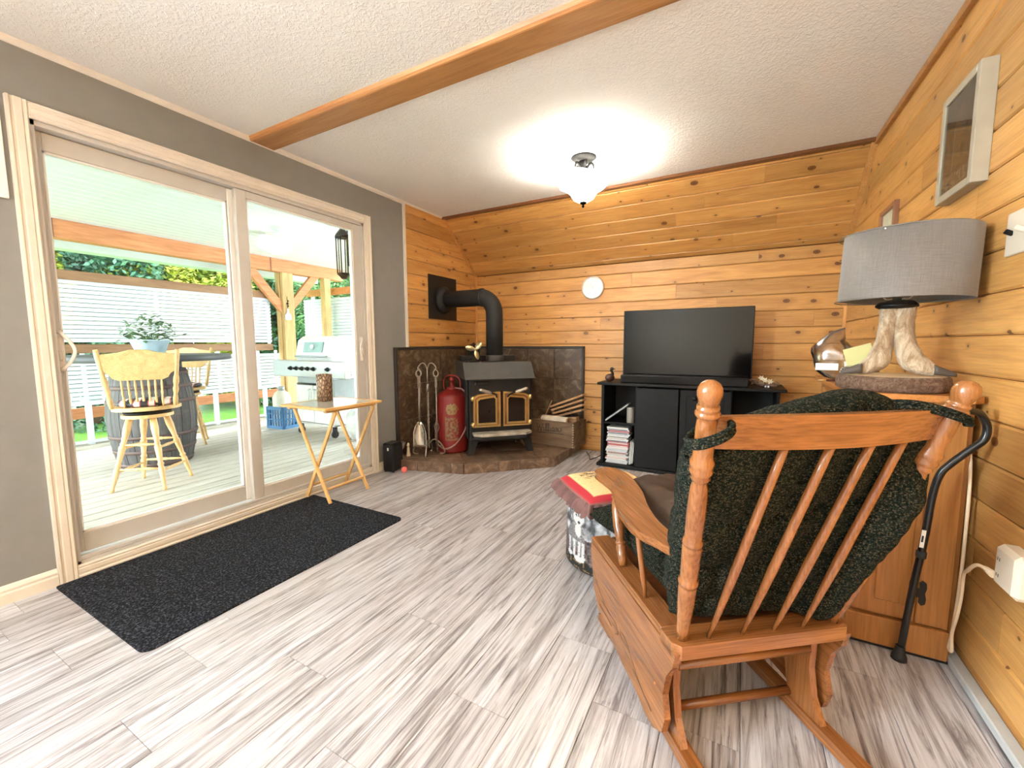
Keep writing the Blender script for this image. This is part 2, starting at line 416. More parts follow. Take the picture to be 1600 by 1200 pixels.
# left wall (grey, door opening, continues behind the pine)
b = B()
b.bx(A-.15, A, Y0, -2.6, -.06, H); b.bx(A-.15, A, -1.0, DY0, -.06, H); b.bx(A-.15, A, -2.6, -1.0, -.06, .9); b.bx(A-.15, A, -2.6, -1.0, 2.1, H); b.bx(A-.15, A, DY1, D+.1, -.06, H); b.bx(A-.15, A, DY0, DY1, DZ1, H); b.bx(A-.15, A, DY0, DY1, -.06, DZ0)
wall_left = struct(b, 'wall_left', GREY)
# far wall: vertical then sloped
wall_far = struct(B().prism([(D+.012, -.06), (D+.012, KZ), (D-INS+.012, H+.01), (D+.15, H+.01), (D+.15, -.06)], (A-.1, 0, 0), (0, 1, 0), (0, 0, 1), (R-A+.2, 0, 0)), 'wall_far', PINE_D)
wall_right = struct(B().bx(R+.012, R+.14, Y0, D+.1, -.06, H), 'wall_right', PINE_D)
wall_back = struct(B().bx(A-.15, R+.14, Y0-.1, Y0, -.06, H), 'wall_back', plain('back_wall_paint', (.5, .42, .33), .7, var=.03))

def board_mesh(L, h, t=.012):
    bv = .006; g = .0014; h2 = h/2-g; l = L/2-.0007
    b = B(); b.prism([(-h2, 0), (-h2, t-bv), (-h2+bv, t), (h2-bv, t), (h2, t-bv), (h2, 0)], (-l, 0, 0), (0, 1, 0), (0, 0, 1), (2*l, 0, 0))
    me = b.mesh('board'); me.materials.append(PINE); return me
def board_row(parent, o, ex, ey, ez, L0, L1, zc, h, joints=None):
    """row of boards end to end; o origin, ex length dir, ey height dir, ez outward"""
    if joints is None:
        joints = []; p = L0+random.uniform(.35, 1.7)
        while p < L1-.15: joints.append(p); p += random.uniform(.8, 2.1)
    pts = [L0]+sorted(joints)+[L1]
    for a, c in zip(pts, pts[1:]):
        P = o+ex*((a+c)/2)+ey*zc
        M = Matrix((ex, ey, ez)).transposed().to_4x4(); M.translation = P
        link('board', board_mesh(c-a, h), parent, M)
X, Y, Z = Vector((1, 0, 0)), Vector((0, 1, 0)), Vector((0, 0, 1))
P0, PH = .0145, .1345
# far wall lower rows (k from 0 to 13), joints measured on the photograph
fj = {0: [-.4], 1: [.1], 2: [-1.0, .35], 3: [-.3], 4: [-1.15, .4], 5: [.0], 6: [-.9], 7: [.166], 8: [-1.876], 9: [-1.234, .5], 10: [-.2], 11: [-.538], 12: [-.936], 13: [-1.893, .1]}
for k in range(-1, 14):
    lo = max(0, P0+PH*k); hi = min(KZ, P0+PH*(k+1))
    if k == 13: hi = KZ
    board_row(wall_far, Vector((0, D+.012, 0)), X, Z, -Y, A, R, (lo+hi)/2, hi-lo, fj.get(k, [.2]))
sl = Vector((0, -INS, H-KZ)); SL = sl.length; sd_ = sl.normalized(); sn_ = Vector((0, -sd_.z, sd_.y)); sn_ = -sn_ if sn_.z > 0 else sn_
sj = {0: [-.883, .3], 1: [-.1], 2: [-1.429, .2], 3: [-.52], 4: [-1.902, -.3], 5: [.1]}
s0 = 0.0; cuts = [0, .053, .187, .322, .456, .591, .725, SL]
for k in range(7):
    board_row(wall_far, Vector((0, D, KZ))-sn_*.012, X, sd_, sn_, A, R, (cuts[k]+cuts[k+1])/2, cuts[k+1]-cuts[k], sj.get(k, [-.7, .3]) if k else [-1.2])
# left wall pine section y 2.955..D (stands proud of the grey wall)
for k in range(-1, 18):
    lo = max(0, P0-.02+PH*k); hi = min(H, P0-.02+PH*(k+1))
    if hi-lo < .01: continue
    board_row(wall_left, Vector((A, 0, 0)), -Y, Z, X, -D, -2.955, (lo+hi)/2, hi-lo, [])
# right wall
for k in range(-1, 18):
    lo = max(0, P0+.03+PH*k); hi = min(H, P0+.03+PH*(k+1))
    if hi-lo < .01: continue
    board_row(wall_right, Vector((R+.012, 0, 0)), Y, Z, -X, Y0, D, (lo+hi)/2, hi-lo)

w_ = B()
for (ya, yb, za, zb) in ((-2.66, -2.6, .84, 2.16), (-1.0, -.94, .84, 2.16), (-2.6, -1.0, 2.1, 2.16), (-2.6, -1.0, .84, .9)): w_.bx(A, A+.016, ya, yb, za, zb, .003)
w_.bx(A-.09, A-.05, -1.83, -1.77, .9, 2.1); win = struct(w_, 'added_window_1', CREAM)  # made-up window out of view, goes with the added fill lamp
B().bx(A-.075, A-.07, -2.6, -1.0, .9, 2.1).build('pane', GLASS, win)
# trims
struct(B().bx(A, A+.013, 2.93, 2.957, 0, H), 'trim_1', WHITE_T)
struct(B().bx(A+.012, A+.03, D-.016, D, 0, KZ+.01), 'trim_2', PINE_TZ)
struct(B().prism([(0, 0), (SL, 0), (SL, .016), (0, .016)], (A+.012, D, KZ), sd_, sn_, (.02, 0, 0)), 'trim_3', PINE_TZ)
struct(B().bx(R-.02, R, D-.012, D, 0, KZ), 'trim_4', PINE_TZ)
struct(B().prism([(0, 0), (SL, 0), (SL, .014), (0, .014)], (R-.035, D, KZ), sd_, sn_, (.035, 0, 0)), 'trim_5', PINE_TZ)
struct(B().bx(A, R, D-INS-.026, D-INS+.02, H-.02, H), 'trim_6', PINE_D)
struct(B().bx(R-.02, R, Y0, D-INS, H-.035, H), 'trim_7', PINE_T)
struct(B().prism([(0, 0), (.022, 0), (.018, -.01), (.006, -.022), (0, -.024)], (A, Y0, H), X, Z, (0, D-INS-Y0, 0)), 'trim_8', WHITE_T)
# skirting boards
def skirt(name, y0, y1, mat=CREAM):
    struct(B().prism([(0, 0), (.016, 0), (.016, .045), (.012, .052), (.013, .062), (.006, .075), (0, .08)], (A, y0, 0), X, Z, (0, y1-y0, 0)), name, mat)
skirt('baseboard_left', Y0, .60)
struct(B().bx(A, A+.015, 2.542, 2.66, 0, .075), 'baseboard_left.001', CREAM)
struct(B().bx(R-.036, R, Y0, 3.6, 0, .028, .004), 'baseboard_right', plain('grey_vinyl_strip', (.5, .5, .48), .5))
# ceiling beam
bm_ = thing('ceiling_beam', 'stained brown wooden beam crossing the white ceiling', 'beam', (0, 1.68, 2.33))
B().bx(A, R, -.065, .077, .020, .040, .002).build('beam_board', BEAM, bm_)
B().prism([(-.090, .040), (-.065, .040), (-.065, .018), (-.073, .019), (-.083, .026)], (A, 0, 0), Y, Z, (R-A, 0, 0)).build('cove_moulding', wood('beam_moulding', (.72, .38, .16), (.62, .3, .11), (.5, .2, .07), 'x', .4), bm_, label='lighter narrow moulding along the near edge')

# ------------------------------------------------------------------ sliding door
door = tag(thing('door_1', None, None, (A, 0, 0)), kind='structure')
def moulding(L):  # fluted profile, width .066
    return [(0, 0), (.0, .010), (.006, .016), (.016, .013), (.020, .017), (.040, .017), (.044, .012), (.05, .012), (.056, .019), (.064, .018), (.066, 0)]
mp = moulding(0)
B().prism([(-.066+p[0]+DY0+.012, p[1]) for p in [(.066-q[0], q[1]) for q in mp]], (0, 0, 0), Y, X, (0, 0, 2.135)).build('casing', CREAM, door)
B().prism([(DY1-.012+p[0], p[1]) for p in mp], (0, 0, 0), Y, X, (0, 0, 2.135)).build('casing', CREAM, door)
B().prism([(2.068+p[0], p[1]) for p in mp], (0, DY0+.012, 0), Z, X, (0, DY1-DY0-.024, 0)).build('casing', WHITE_T, door)
B().prism([(.062-p[0]*.9, p[1]) for p in mp], (0, DY0+.012, 0), Z, X, (0, DY1-DY0-.024, 0)).build('casing', CREAM, door)
# frame (jambs, head, sill)
b = B(); b.bx(-.14, -.004, DY0, DY0+.028, DZ0, DZ1); b.bx(-.14, -.004, DY1-.03, DY1, DZ0, DZ1); b.bx(-.14, -.004, DY0, DY1, DZ1-.028, DZ1); b.bx(-.14, -.004, DY0, DY1, DZ0, DZ0+.055)
b.bx(-.036, -.006, DY0, DY1, DZ0+.055, DZ0+.075, .003)
b.build('frame', VINYL, door)
def sash(y0, y1, x, g0, g1, z0, z1, gz0, gz1, label):
    b = B(); t = .034
    b.bx(x-t, x, y0, g0, z0, z1, .003); b.bx(x-t, x, g1, y1, z0, z1, .003); b.bx(x-t, x, g0, g1, gz1, z1, .003); b.bx(x-t, x, g0, g1, z0, gz0, .003)
    s_ = b.build('sash', VINYL, door, label=label)
    bb = B(); e = .008
    for (ya, yb, za, zb) in ((g0, g0+e, gz0, gz1), (g1-e, g1, gz0, gz1), (g0, g1, gz1-e, gz1), (g0, g1, gz0, gz0+e)): bb.bx(x-t-.002, x-.008, ya, yb, za, zb)
    bb.build('glazing_bead', VINYLW, s_)
    B().bx(x-t/2-.003, x-t/2+.003, g0, g1, gz0, gz1).build('pane', GLASS, s_)
    return s_
sL = sash(.683, 1.535, -.055, .712, 1.478, .095, 2.045, .19, 1.965, 'left door leaf with bow handle at its left edge')
B().bx(-.094, -.050, 1.478, 1.512, .10, 2.04, .003).build('interlock', VINYLW, sL)  # paler vinyl puts the daylight on this stile into its colour
sR = sash(1.502, 2.46, -.012, 1.568, 2.375, .085, 2.045, .165, 2.0, 'right door leaf with pull handle at its right edge')
def handle(parent, y, z, x, fl, name='handle', h=.17):
    b = B(); pts = bez([(x, y, z+h/2), (x+.025, y+fl*.006, z+h/2-.002), (x+.042, y+fl*.028, z+h*.28), (x+.045, y+fl*.045, z), (x+.042, y+fl*.03, z-h*.28), (x+.025, y+fl*.006, z-h/2+.002), (x, y, z-h/2)], 6)
    b.tube(pts, .0085, 8, flat=.7); b.bx(x-.001, x+.007, y-.013, y+.022*(1 if fl > 0 else .6), z-h/2-.012, z+h/2+.012, .003); b.bx(x+.006, x+.02, y-.004, y+.010, z-.045, z+.0, .003)
    h_ = b.build(name, WHITE_T, parent)
handle(sL, .694, 1.075, -.055, 1)
handle(sR, 2.418, 1.06, -.012, -1)
B().bx(-.165, -.15, DY1-.0, DY1+.09, -.02, 2.2).build('exterior_trim', plain('sage_exterior', (.42, .47, .33), .6), door)

# ------------------------------------------------------------------ outside: deck, porch
DZ = -.05
deck = struct(B().bx(-6.75, A-.15, -1.2, 6.2, DZ-.16, DZ-.028), 'deck', plain('deck_underside', (.05, .04, .03), .9))
y_ = -2.93; xx = A-.15
k = 0
while xx > -6.72:
    B().bx(-.062, .062, -3.6, 3.6, -.028, 0, .004).build('deck_board', DECKW, deck, (xx-.07, 2.5, DZ)); xx -= .139; k += 1
porch = struct(B().bx(-7.3, A-.15, -1.6, 5.35, 2.452, 2.52), 'porch_ceiling', SOFFIT)
xx = A-.155
while xx > -7.2:
    B().prism([(-.072, 0), (.072, 0), (.072, -.006), (.06, -.012), (-.06, -.012), (-.072, -.006)], (0, -3.4, 0), X, Z, (0, 6.9, 0)).build('soffit_board', SOFFIT, porch, (xx-.074, 1.8, 2.452)); xx -= .148
struct(B().bx(-7.42, -7.2, -1.6, 5.4, 2.26, 2.52, .004), 'porch_fascia', SOFFIT)
struct(B().bx(-7.2, A-.15, 5.35, 5.4, 2.36, 2.52, .004), 'porch_fascia.001', SOFFIT)
bpar = thing('porch_beam', 'long orange cedar beam under the white porch ceiling', 'beam', (-6.5, 2, 2.24))
B().bx(-.07, .07, -3.6, 3.35, 0, .2, .006).build('timber', CEDAR, bpar)
pst = thing('porch_post', 'pale corner post of the porch with two diagonal braces', 'post', (-6.5, 4.25, DZ))
B().bx(-.075, .02, -.10, .06, 0, 2.29, .005).build('upright', POSTW, pst)
B().bx(.022, .08, -.075, .11, 0, 2.29, .005).build('upright', POSTW, pst)
for sgn in (-1, 1):
    B().prism([(sgn*.05, 1.62), (sgn*.05, 1.80), (sgn*.46, 2.288), (sgn*.62, 2.288)], (-.03, 0, 0), Y, Z, (.07, 0, 0)).build('brace', CEDAR, pst)
B().bx(-.06, .06, -.06, .06, 0, 2.29, .005).build('porch_post', POSTW, None, (-6.45, 4.98, DZ), label='narrow grey-brown post beyond the corner post', cat='post')
B().bx(-.06, .06, -.06, .06, 0, 2.29, .005).build('porch_post', POSTW, None, (-6.5, -1.1, DZ), label='porch post at the far left end of the deck', cat='post')
# hanging ornament on the post
hg = thing('hanging_ornament', 'white bottle-shaped ornament hanging on a dark cord from the corner post', 'ornament', (-6.40, 4.23, 1.5))
B().lathe([(.006, .17), (.012, .165), (.014, .11), (.045, .07), (.05, .0), (.04, -.01)], (0, 0, 0), Z, 12).build('body', BARNWHITE, hg)
B().tube([(0, 0, .17), (.004, .004, .25), (-.003, 0, .32), (0, 0, .36)], .004, 6).ball((0, 0, .25), .018).ball((.01, 0, .21), .014).ball((0, .01, .29), .012).build('cord', DARKM, hg)

# louvred privacy screens
def louvre_screen(name, label, x, y0, y1, z0, z1, pitch, top=None, low=None, along='y', rail=FENCEW, uprights=()):
    s_ = thing(name, label, 'screen', (x if along == 'y' else y0, y0 if along == 'y' else x, z0))
    if along == 'x': s_.rotation_euler = (0, 0, -PI/2); 
    L = y1-y0; zz = 0
    n = int((z1-z0)/pitch)
    sb = B(); sb.box((0, L/2, 0), (.008, L-.01, pitch*.88), Matrix.Rotation(math.radians(24), 3, 'Y')); me = sb.mesh('slat'); me.materials.append(BARNWHITE)
    for i in range(n): link('slat', me, s_, Matrix.Translation((0, 0, pitch*(i+.5))))
    for (zc, hh, m, xo) in (top or []): B().bx(-.02+xo, .02+xo, 0, L, zc-hh/2-z0, zc+hh/2-z0, .004).build('rail', m, s_)
    for yy in uprights: B().bx(-.045, -.018, yy-y0-.02, yy-y0+.02, -.02, z1-z0, .003).build('upright', BARNWHITE, s_)
    return s_
louvre_screen('privacy_screen', 'long white louvred screen with brown top rail beyond the deck', -6.62, 1.0, 4.08, 1.13, 1.83, .05, [(1.875, .112, FENCEW, .02), (1.815, .012, BARNWHITE, .03), (1.06, .10, FENCEW, .0)], uprights=(1.3, 2.6, 4.05))
louvre_screen('lattice_screen', 'white slatted panel below the brown middle rail of the long screen', -6.95, .6, 4.6, .38, 1.0, .052, [(.28, .13, CEDAR, 0)], uprights=tuple(.75+.3*i for i in range(13)))
ls = louvre_screen('privacy_screen', 'white louvred screen with orange top rail behind the barbecue', 5.42, -6.55, -2.9, 1.05, 1.98, .055, None, along='x', uprights=())
ls.rotation_euler = (0, 0, -PI/2); ls.location = (-7.3, 5.15, 1.05)
for c in ls.children: pass
B().bx(-.02, .02, .1, 3.7, .93, 1.05, .004).build('rail', CEDARX, ls)
for yy in (.2, 3.4): B().bx(-.03, -.01, yy, yy+.08, -1.1, .95, .004).build('upright', BARNWHITE, ls)
# low white deck rail
rl = thing('deck_railing', 'low white railing with thin posts along the deck edge', 'railing', (-6.6, 0, DZ))
B().bx(-.03, .03, .8, 4.1, .46, .49, .003).build('top_rail', BARNWHITE, rl)
B().bx(-.03, .03, .8, 4.1, .02, .05, .003).build('bottom_rail', BARNWHITE, rl)
for yy in (1.05, 1.85, 2.5, 3.19, 3.9): B().bx(-.025, .025, yy-.025, yy+.025, 0, .5, .003).build('post', BARNWHITE, rl)

# wall lantern
ln = thing('wall_lantern', 'dark bronze lantern mounted outside beside the door', 'lantern', (A-.165, 2.49, 1.84))
b = B(); b.bx(-.02, 0, -.05, .05, -.1, .12, .004); b.bx(-.16, -.02, -.012, .012, .19, .21, .003); b.box((-.08, 0, .17), (.12, .02, .02), Matrix.Rotation(.6, 3, 'Y'))
b.build('bracket', DARKM, ln)
b = B(); b.lathe([(.02, .24), (.07, .19), (.085, .165), (.085, .155)], (-.13, 0, 0), Z, 6); b.lathe([(.07, -.17), (.075, -.15), (.03, -.2)], (-.13, 0, 0), Z, 6)
for i in range(6):
    a = i*PI/3; b.rod((-.13+.07*math.cos(a), .07*math.sin(a), -.16), (-.13+.075*math.cos(a), .075*math.sin(a), .16), .007, n=6)
b.build('cage', DARKM, ln)
B().lathe([(.055, -.15), (.06, .15)], (-.13, 0, 0), Z, 6, caps=False).build('pane', GLASS, ln)
ln.scale = (.75, .7, .95)
# porch ceiling light
pl_ = thing('porch_light', 'white bowl ceiling light on the porch with leafy metal mount', 'light', (-5.05, 3.2, 2.44))
B().lathe([(.01, -.24), (.09, -.235), (.16, -.2), (.19, -.16), (.18, -.15)], (0, 0, 0), Z, 24).build('bowl', SOFFIT, pl_)
b = B(); b.lathe([(.07, 0), (.06, -.02), (.015, -.03), (.012, -.15)], (0, 0, 0), Z, 16)
for i in range(5):
    a = i*2*PI/5; b.tube([(.02*math.cos(a), .02*math.sin(a), -.03), (.08*math.cos(a), .08*math.sin(a), -.06), (.1*math.cos(a), .1*math.sin(a), -.12)], [.006, .012, .003], 6)
b.build('mount', plain('cream_metal', (.62, .6, .5), .4), pl_)

# ------------------------------------------------------------------ landscape
ground = struct(B().bx(-40, A-.4, -25, 45, -.75, -.7), 'ground', GRASS)
def crown_mesh(name, n, rx, rz, mat, leaf=.16, seed=1):
    rnd = random.Random(seed); vs = []; fs = []
    blobs = [(rnd.uniform(-.6, .6)*rx, rnd.uniform(-.6, .6)*rx, rnd.uniform(-.7, .7)*rz, rnd.uniform(.35, .6)) for _ in range(12)]
    for i in range(n):
        bx_, by_, bz_, br = blobs[i % 12]
        u = rnd.uniform(-1, 1); a = rnd.uniform(0, 2*PI); q = math.sqrt(1-u*u); rr_ = br*rnd.uniform(.8, 1.02)
        p = Vector((bx_+rr_*rx*q*math.cos(a), by_+rr_*rx*q*math.sin(a), bz_+rr_*rz*u))
        d1 = Vector((rnd.gauss(0, 1), rnd.gauss(0, 1), rnd.gauss(0, .7))).normalized(); d2 = d1.orthogonal().normalized()
        d2 = Matrix.Rotation(rnd.uniform(0, 6), 3, d1) @ d2
        s_ = leaf*rnd.uniform(.6, 1.2); k0 = len(vs)
        vs += [p-d1*s_, p+d2*s_*.45, p+d1*s_, p-d2*s_*.45]; fs.append((k0, k0+1, k0+2, k0+3))
    me = bpy.data.meshes.new(name); me.from_pydata([tuple(v) for v in vs], [], fs); me.materials.append(mat); return me
cm = [crown_mesh('foliage', 26000, 1.7, 2.9, LEAF1, .075, 1), crown_mesh('foliage', 24000, 1.6, 2.6, LEAF2, .07, 2), crown_mesh('foliage', 26000, 1.7, 3.0, LEAF3, .075, 3)]
kinds = ['dense mid green tree of the wood behind the deck', 'yellowing tree of the wood behind the deck', 'dark blue-green tree of the wood behind the deck']
def tree(x, y, k, h=4.2, sc=1.0):
    t = thing('tree', kinds[k], 'tree', (x, y, -.7), random.uniform(0, 6), 'trees of the wood, '+['mid green', 'yellowing', 'dark blue-green'][k])
    t.scale = (sc, sc, sc)
    link('foliage', cm[k], t, Matrix.Translation((0, 0, h)))['kind'] = 'stuff'
    pts = bez([(0, 0, 0), (.05, .04, 1.6), (-.04, 0, h), (0, .05, h+1.6)], 4)
    B().tube(pts, [.17-.011*i for i in range(len(pts))], 8).build('trunk', BARK, t)
for i in range(13):
    yy = -1.0+i*1.65; tree(-12.2-random.uniform(0, 1.4), yy+random.uniform(-.3, .3), [1, 0, 1, 2, 1, 0, 2, 0, 2, 0, 2, 0, 2][i], 2.7)
for i in range(12):
    yy = -1+i*2.3; tree(-16-random.uniform(0, 1.5), yy, [0, 2][i % 2], 4.0, 1.3)
for i in range(5): tree(-10.2+i*1.3, 12.0+random.uniform(-.6, .6), [0, 2, 0, 2, 0][i], 2.5, .95)
tree(-8.6, 7.2, 0, 2.6, .7); tree(-7.5, 9.3, 2, 2.6, .8)

# ------------------------------------------------------------------ deck furniture
def turned(p0, p1, prof, n=12, b=None):
    p0 = Vector(p0); p1 = Vector(p1); L = (p1-p0).length
    b = b or B(); b.lathe([(r, t*L) for r, t in prof], p0, p1-p0, n); return b
LEGP = [(.012, 0), (.017, .03), (.011, .06), (.014, .1), (.022, .3), (.015, .335), (.021, .35), (.021, .37), (.015, .385), (.024, .6), (.016, .63), (.022, .645), (.016, .66), (.026, .85), (.022, 1)]
STRP = [(.006, 0), (.012, .35), (.009, .4), (.014, .44), (.014, .48), (.009, .5), (.014, .52), (.014, .56), (.009, .6), (.012, .65), (.006, 1)]
def bar_chair(label, loc, rz, leg_rot=0.0):
    t = thing('bar_chair', label, 'chair', loc, rz, 'pressed-back bar chairs on the deck')
    # local: back towards -Y
    B().prism([(.2*math.cos(a)*1.1, .2*math.sin(a)+.0) for a in [i*PI/10 for i in range(20)]], (0, 0, .635), X, Y, (0, 0, .028)).build('seat', PALEX, t)
    B().lathe([(.15, 0), (.155, .02)], (0, 0, .597), Z, 20).build('swivel_plate', DARKM, t)
    b = B(); b.prism([(.165*math.cos(a), .165*math.sin(a)) for a in [leg_rot+i*PI/12 for i in range(24)]], (0, 0, .572), X, Y, (0, 0, .026)); b.build('leg_platform', PALEX, t)
    feet = []; tops = []
    for i in range(4):
        a = leg_rot+PI/4+i*PI/2
        f = Vector((.262*math.cos(a), .262*math.sin(a), 0)); tp = Vector((.115*math.cos(a), .115*math.sin(a), .573)); feet.append(f); tops.append(tp)
        turned(f, tp, LEGP).build('leg', PALE, t)
    for i in range(4):
        j = (i+1) % 4
        for fr in (.26+.04*(i % 2), .58+.05*(i % 2)):
            turned(feet[i].lerp(tops[i], fr), feet[j].lerp(tops[j], fr), STRP, 8).build('stretcher', PALEX, t)
    for sgn in (-1, 1):
        p0 = Vector((sgn*.19, -.13, .663)); p1 = Vector((sgn*.235, -.215, 1.115))
        turned(p0, p1, [(.014, 0), (.018, .12), (.013, .2), (.02, .3), (.014, .36), (.02, .42), (.019, .5), (.014, .55), (.017, .9), (.014, 1)]).build('back_post', PALE, t)
    # pressed crest: shaped panel
    pl2 = [(-.222, .40), (-.21, .425), (-.12, .435), (-.05, .458), (.05, .458), (.12, .435), (.21, .425), (.222, .40), (.205, .29), (.18, .27), (.165, .24), (.13, .222), (-.13, .222), (-.165, .24), (-.18, .27), (-.205, .29)]
    dn = Vector((0, -.085, .452)).normalized(); nn = X.cross(dn)
    B().prism(pl2, Vector((0, -.13, .663))-nn*.01, X, dn, nn*.02).build('crest_panel', PALEX, t)
    for i in range(7):
        xx_ = -.12+.04*i; turned((xx_*.95, -.135, .663), Vector((xx_, -.13, .663))+dn*.225, [(.005, 0), (.009, .25), (.006, .4), (.009, .5), (.006, .6), (.008, .8), (.005, 1)], 8).build('back_spindle', PALE, t)
    B().lathe([(.15, 0), (.185, .008), (.19, .025), (.17, .045), (.05, .055)], (0, .02, .664), Z, 20).build('seat_cushion', m_cush, t)
    return t
m_ = N('striped_cushion'); w = m_.n('ShaderNodeTexWave', bands_direction='X'); w.inputs['Scale'].default_value = 3.5
m_.l(m_.coords((1, 1, 1), False), w.inputs[0]); m_.base(m_.ramp(w.outputs['Fac'], [(0, (.02, .02, .03)), (.45, (.03, .03, .05)), (.5, (.6, .08, .08)), (.7, (.75, .65, .6))], 'CONSTANT')); m_cush = m_.m
ang = math.atan2(-.45, .89)            # direction of the chair back, towards the house
bar_chair('pale oak bar chair with seat cushion, its pressed back to the door', (-4.23, 1.535, DZ), ang+PI/2, -(ang+PI/2)-math.radians(51))
bar_chair('pale oak bar chair half hidden on the far side of the barrel table', (-5.62, 2.38, DZ), math.radians(-135), .3)
# barrel table
bt = thing('barrel_table', 'bar table made of a dark wooden barrel under a thick grey top', 'table', (-5.03, 1.87, DZ))
prof = lambda z: .275+.065*math.sin(PI*z/.92)
nst = 22
for i in range(nst):
    a0 = 2*PI*i/nst+.008; a1 = 2*PI*(i+1)/nst-.008; rings = []
    for k in range(9):
        z = .92*k/8; r = prof(z)
        rings.append([Vector((r*math.cos(a0), r*math.sin(a0), z)), Vector(((r+.004)*math.cos((a0+a1)/2), (r+.004)*math.sin((a0+a1)/2), z)), Vector((r*math.cos(a1), r*math.sin(a1), z)), Vector(((r-.025)*math.cos(a1), (r-.025)*math.sin(a1), z)), Vector(((r-.025)*math.cos(a0), (r-.025)*math.sin(a0), z))])
    B().ring_surface(rings, smooth=False).build('stave', STAVE, bt)
for z in (.01, .14, .28, .6, .74, .87):
    B().lathe([(prof(z)+.004, 0), (prof(z)+.009, .002), (prof(z+.035)+.009, .033), (prof(z+.035)+.004, .035)], (0, 0, z), Z, 32, caps=False).build('hoop', plain('rusty_hoop', (.12, .08, .07), .6, .5), bt)
B().lathe([(.24, .9), (.24, .91)], (0, 0, 0), Z, 24).build('barrel_head', STAVE, bt)
B().lathe([(.65, 0), (.665, .006), (.665, .05), (.65, .058)], (0, 0, 1.0), Z, 48).lathe([(.25, .92), (.25, 1.0)], (0, 0, 0), Z, 24).build('tabletop', plain('grey_tabletop', (.055, .062, .068), .5), bt)
# flower pot
pt = thing('potted_plant', 'leafy plant in a pale blue ribbed bowl pot on the barrel table', 'plant', (-4.95, 1.86, DZ+1.058))
pr = []
n = 40; rings = []
for (r, z) in ((.09, 0), (.1, .005), (.13, .09), (.145, .125), (.15, .13), (.15, .14), (.135, .14), (.12, .10)):
    rings.append([Vector(((r+.004*(i % 2))*math.cos(2*PI*i/n), (r+.004*(i % 2))*math.sin(2*PI*i/n), z)) for i in range(n)])
B().ring_surface(rings).build('pot', plain('pale_blue_plastic', (.5, .66, .74), .4), pt)
B().lathe([(.1, 0), (.12, -.0), (.12, .02)], (0, 0, -.0), Z, 24).build('saucer', plain('olive_saucer', (.5, .5, .3), .5), pt)
rnd = random.Random(5)
b = B()
for i in range(230):
    a = rnd.uniform(0, 2*PI); rr_ = rnd.uniform(.02, .2)*(1 if rnd.random() < .85 else 1.35); zz = .13+rnd.uniform(.0, .24)*(1.15-rr_*2.8)
    p = Vector((rr_*math.cos(a), rr_*math.sin(a)*1.0, zz)); d = Vector((math.cos(a)+rnd.gauss(0, .5), math.sin(a)+rnd.gauss(0, .5), rnd.gauss(.1, .5))).normalized(); s_ = d.cross(Z).normalized()
    L = rnd.uniform(.035, .065); W = L*.32; n_ = d.cross(s_)*L*.12
    vv = [b.bm.verts.new(q) for q in (p, p+d*L*.4+s_*W, p+d*L+n_, p+d*L*.4-s_*W, p+d*L*.45-n_)]
    b.bm.faces.new((vv[0], vv[1], vv[4])); b.bm.faces.new((vv[1], vv[2], vv[4])); b.bm.faces.new((vv[2], vv[3], vv[4])); b.bm.faces.new((vv[3], vv[0], vv[4]))
tag(b.build('foliage', HOUSEP, pt), kind='stuff')
b = B()
for i in range(26):
    a = rnd.uniform(0, 2*PI); b.tube([(0.01*math.cos(a), .01*math.sin(a), .1), (.07*math.cos(a), .07*math.sin(a), .19), (.15*math.cos(a), .15*math.sin(a), .17+rnd.uniform(0, .05))], .003, 4)
tag(b.build('stem', HOUSEP, pt), kind='stuff')

# barbecue
bq = thing('barbecue', 'white and steel gas barbecue with lid thermometer and six knobs', 'barbecue', (-5.0, 3.36, DZ))
b = B(); b.bx(.0, .70, 0, .5, .14, .16, .004); b.bx(0, .02, 0, .5, .14, .66, .003); b.bx(.68, .70, 0, .5, .14, .66, .003); b.bx(0, .7, .48, .5, .14, .66, .003)
b.build('cart', plain('grill_cream', (.72, .72, .68), .4), bq)
for i in (0, 1):
    d_ = B().bx(.02+.335*i, .345+.335*i, -.014, .004, .17, .64, .006).build('door', plain('grill_door', (.8, .8, .77), .35), bq)
    xh = .30 if i == 0 else .40
    B().tube(bez([(xh, -.014, .40), (xh, -.04, .41), (xh, -.045, .5), (xh, -.04, .585), (xh, -.014, .59)], 4), .008, 8).build('handle', STAIN, d_)
cp = B().bx(-.38, 1.0, -.06, .03, .74, .95, .012).build('control_panel', STAIN, bq)
for xk in (.02, .13, .24, .35, .46, .72):
    B().lathe([(.028, 0), (.026, .01), (.017, .012), (.015, .035), (.012, .037)], (xk-.02, -.06, .85), (0, -1, 0), 14).build('knob', PLAST, cp)
B().bx(-.38, -.02, .03, .5, .90, .95, .01).build('side_shelf', STAIN, bq)
B().bx(.70, 1.0, .03, .5, .78, .95, .01).build('side_burner', STAIN, bq)
B().bx(0, .7, .02, .5, .66, .95, .006).build('firebox', GREYM, bq)
lid = B().prism([(.02, .95), (.0, 1.0), (.05, 1.2), (.12, 1.25), (.38, 1.25), (.47, 1.17), (.5, .95)], (0.02, 0, 0), Y, Z, (.68, 0, 0)).build('lid', plain('grill_lid', (.80, .81, .8), .3, .3), bq)
B().box((.35, .018, 1.115), (.36, .01, .13), Matrix.Rotation(-.24, 3, 'X'), .003).build('window', plain('lid_window', (.3, .42, .4), .2), lid)
B().lathe([(.035, 0), (.035, .012), (.005, .015)], (.35, .008, 1.115), (0, -1, .2), 18).build('thermometer', BARNWHITE, lid)
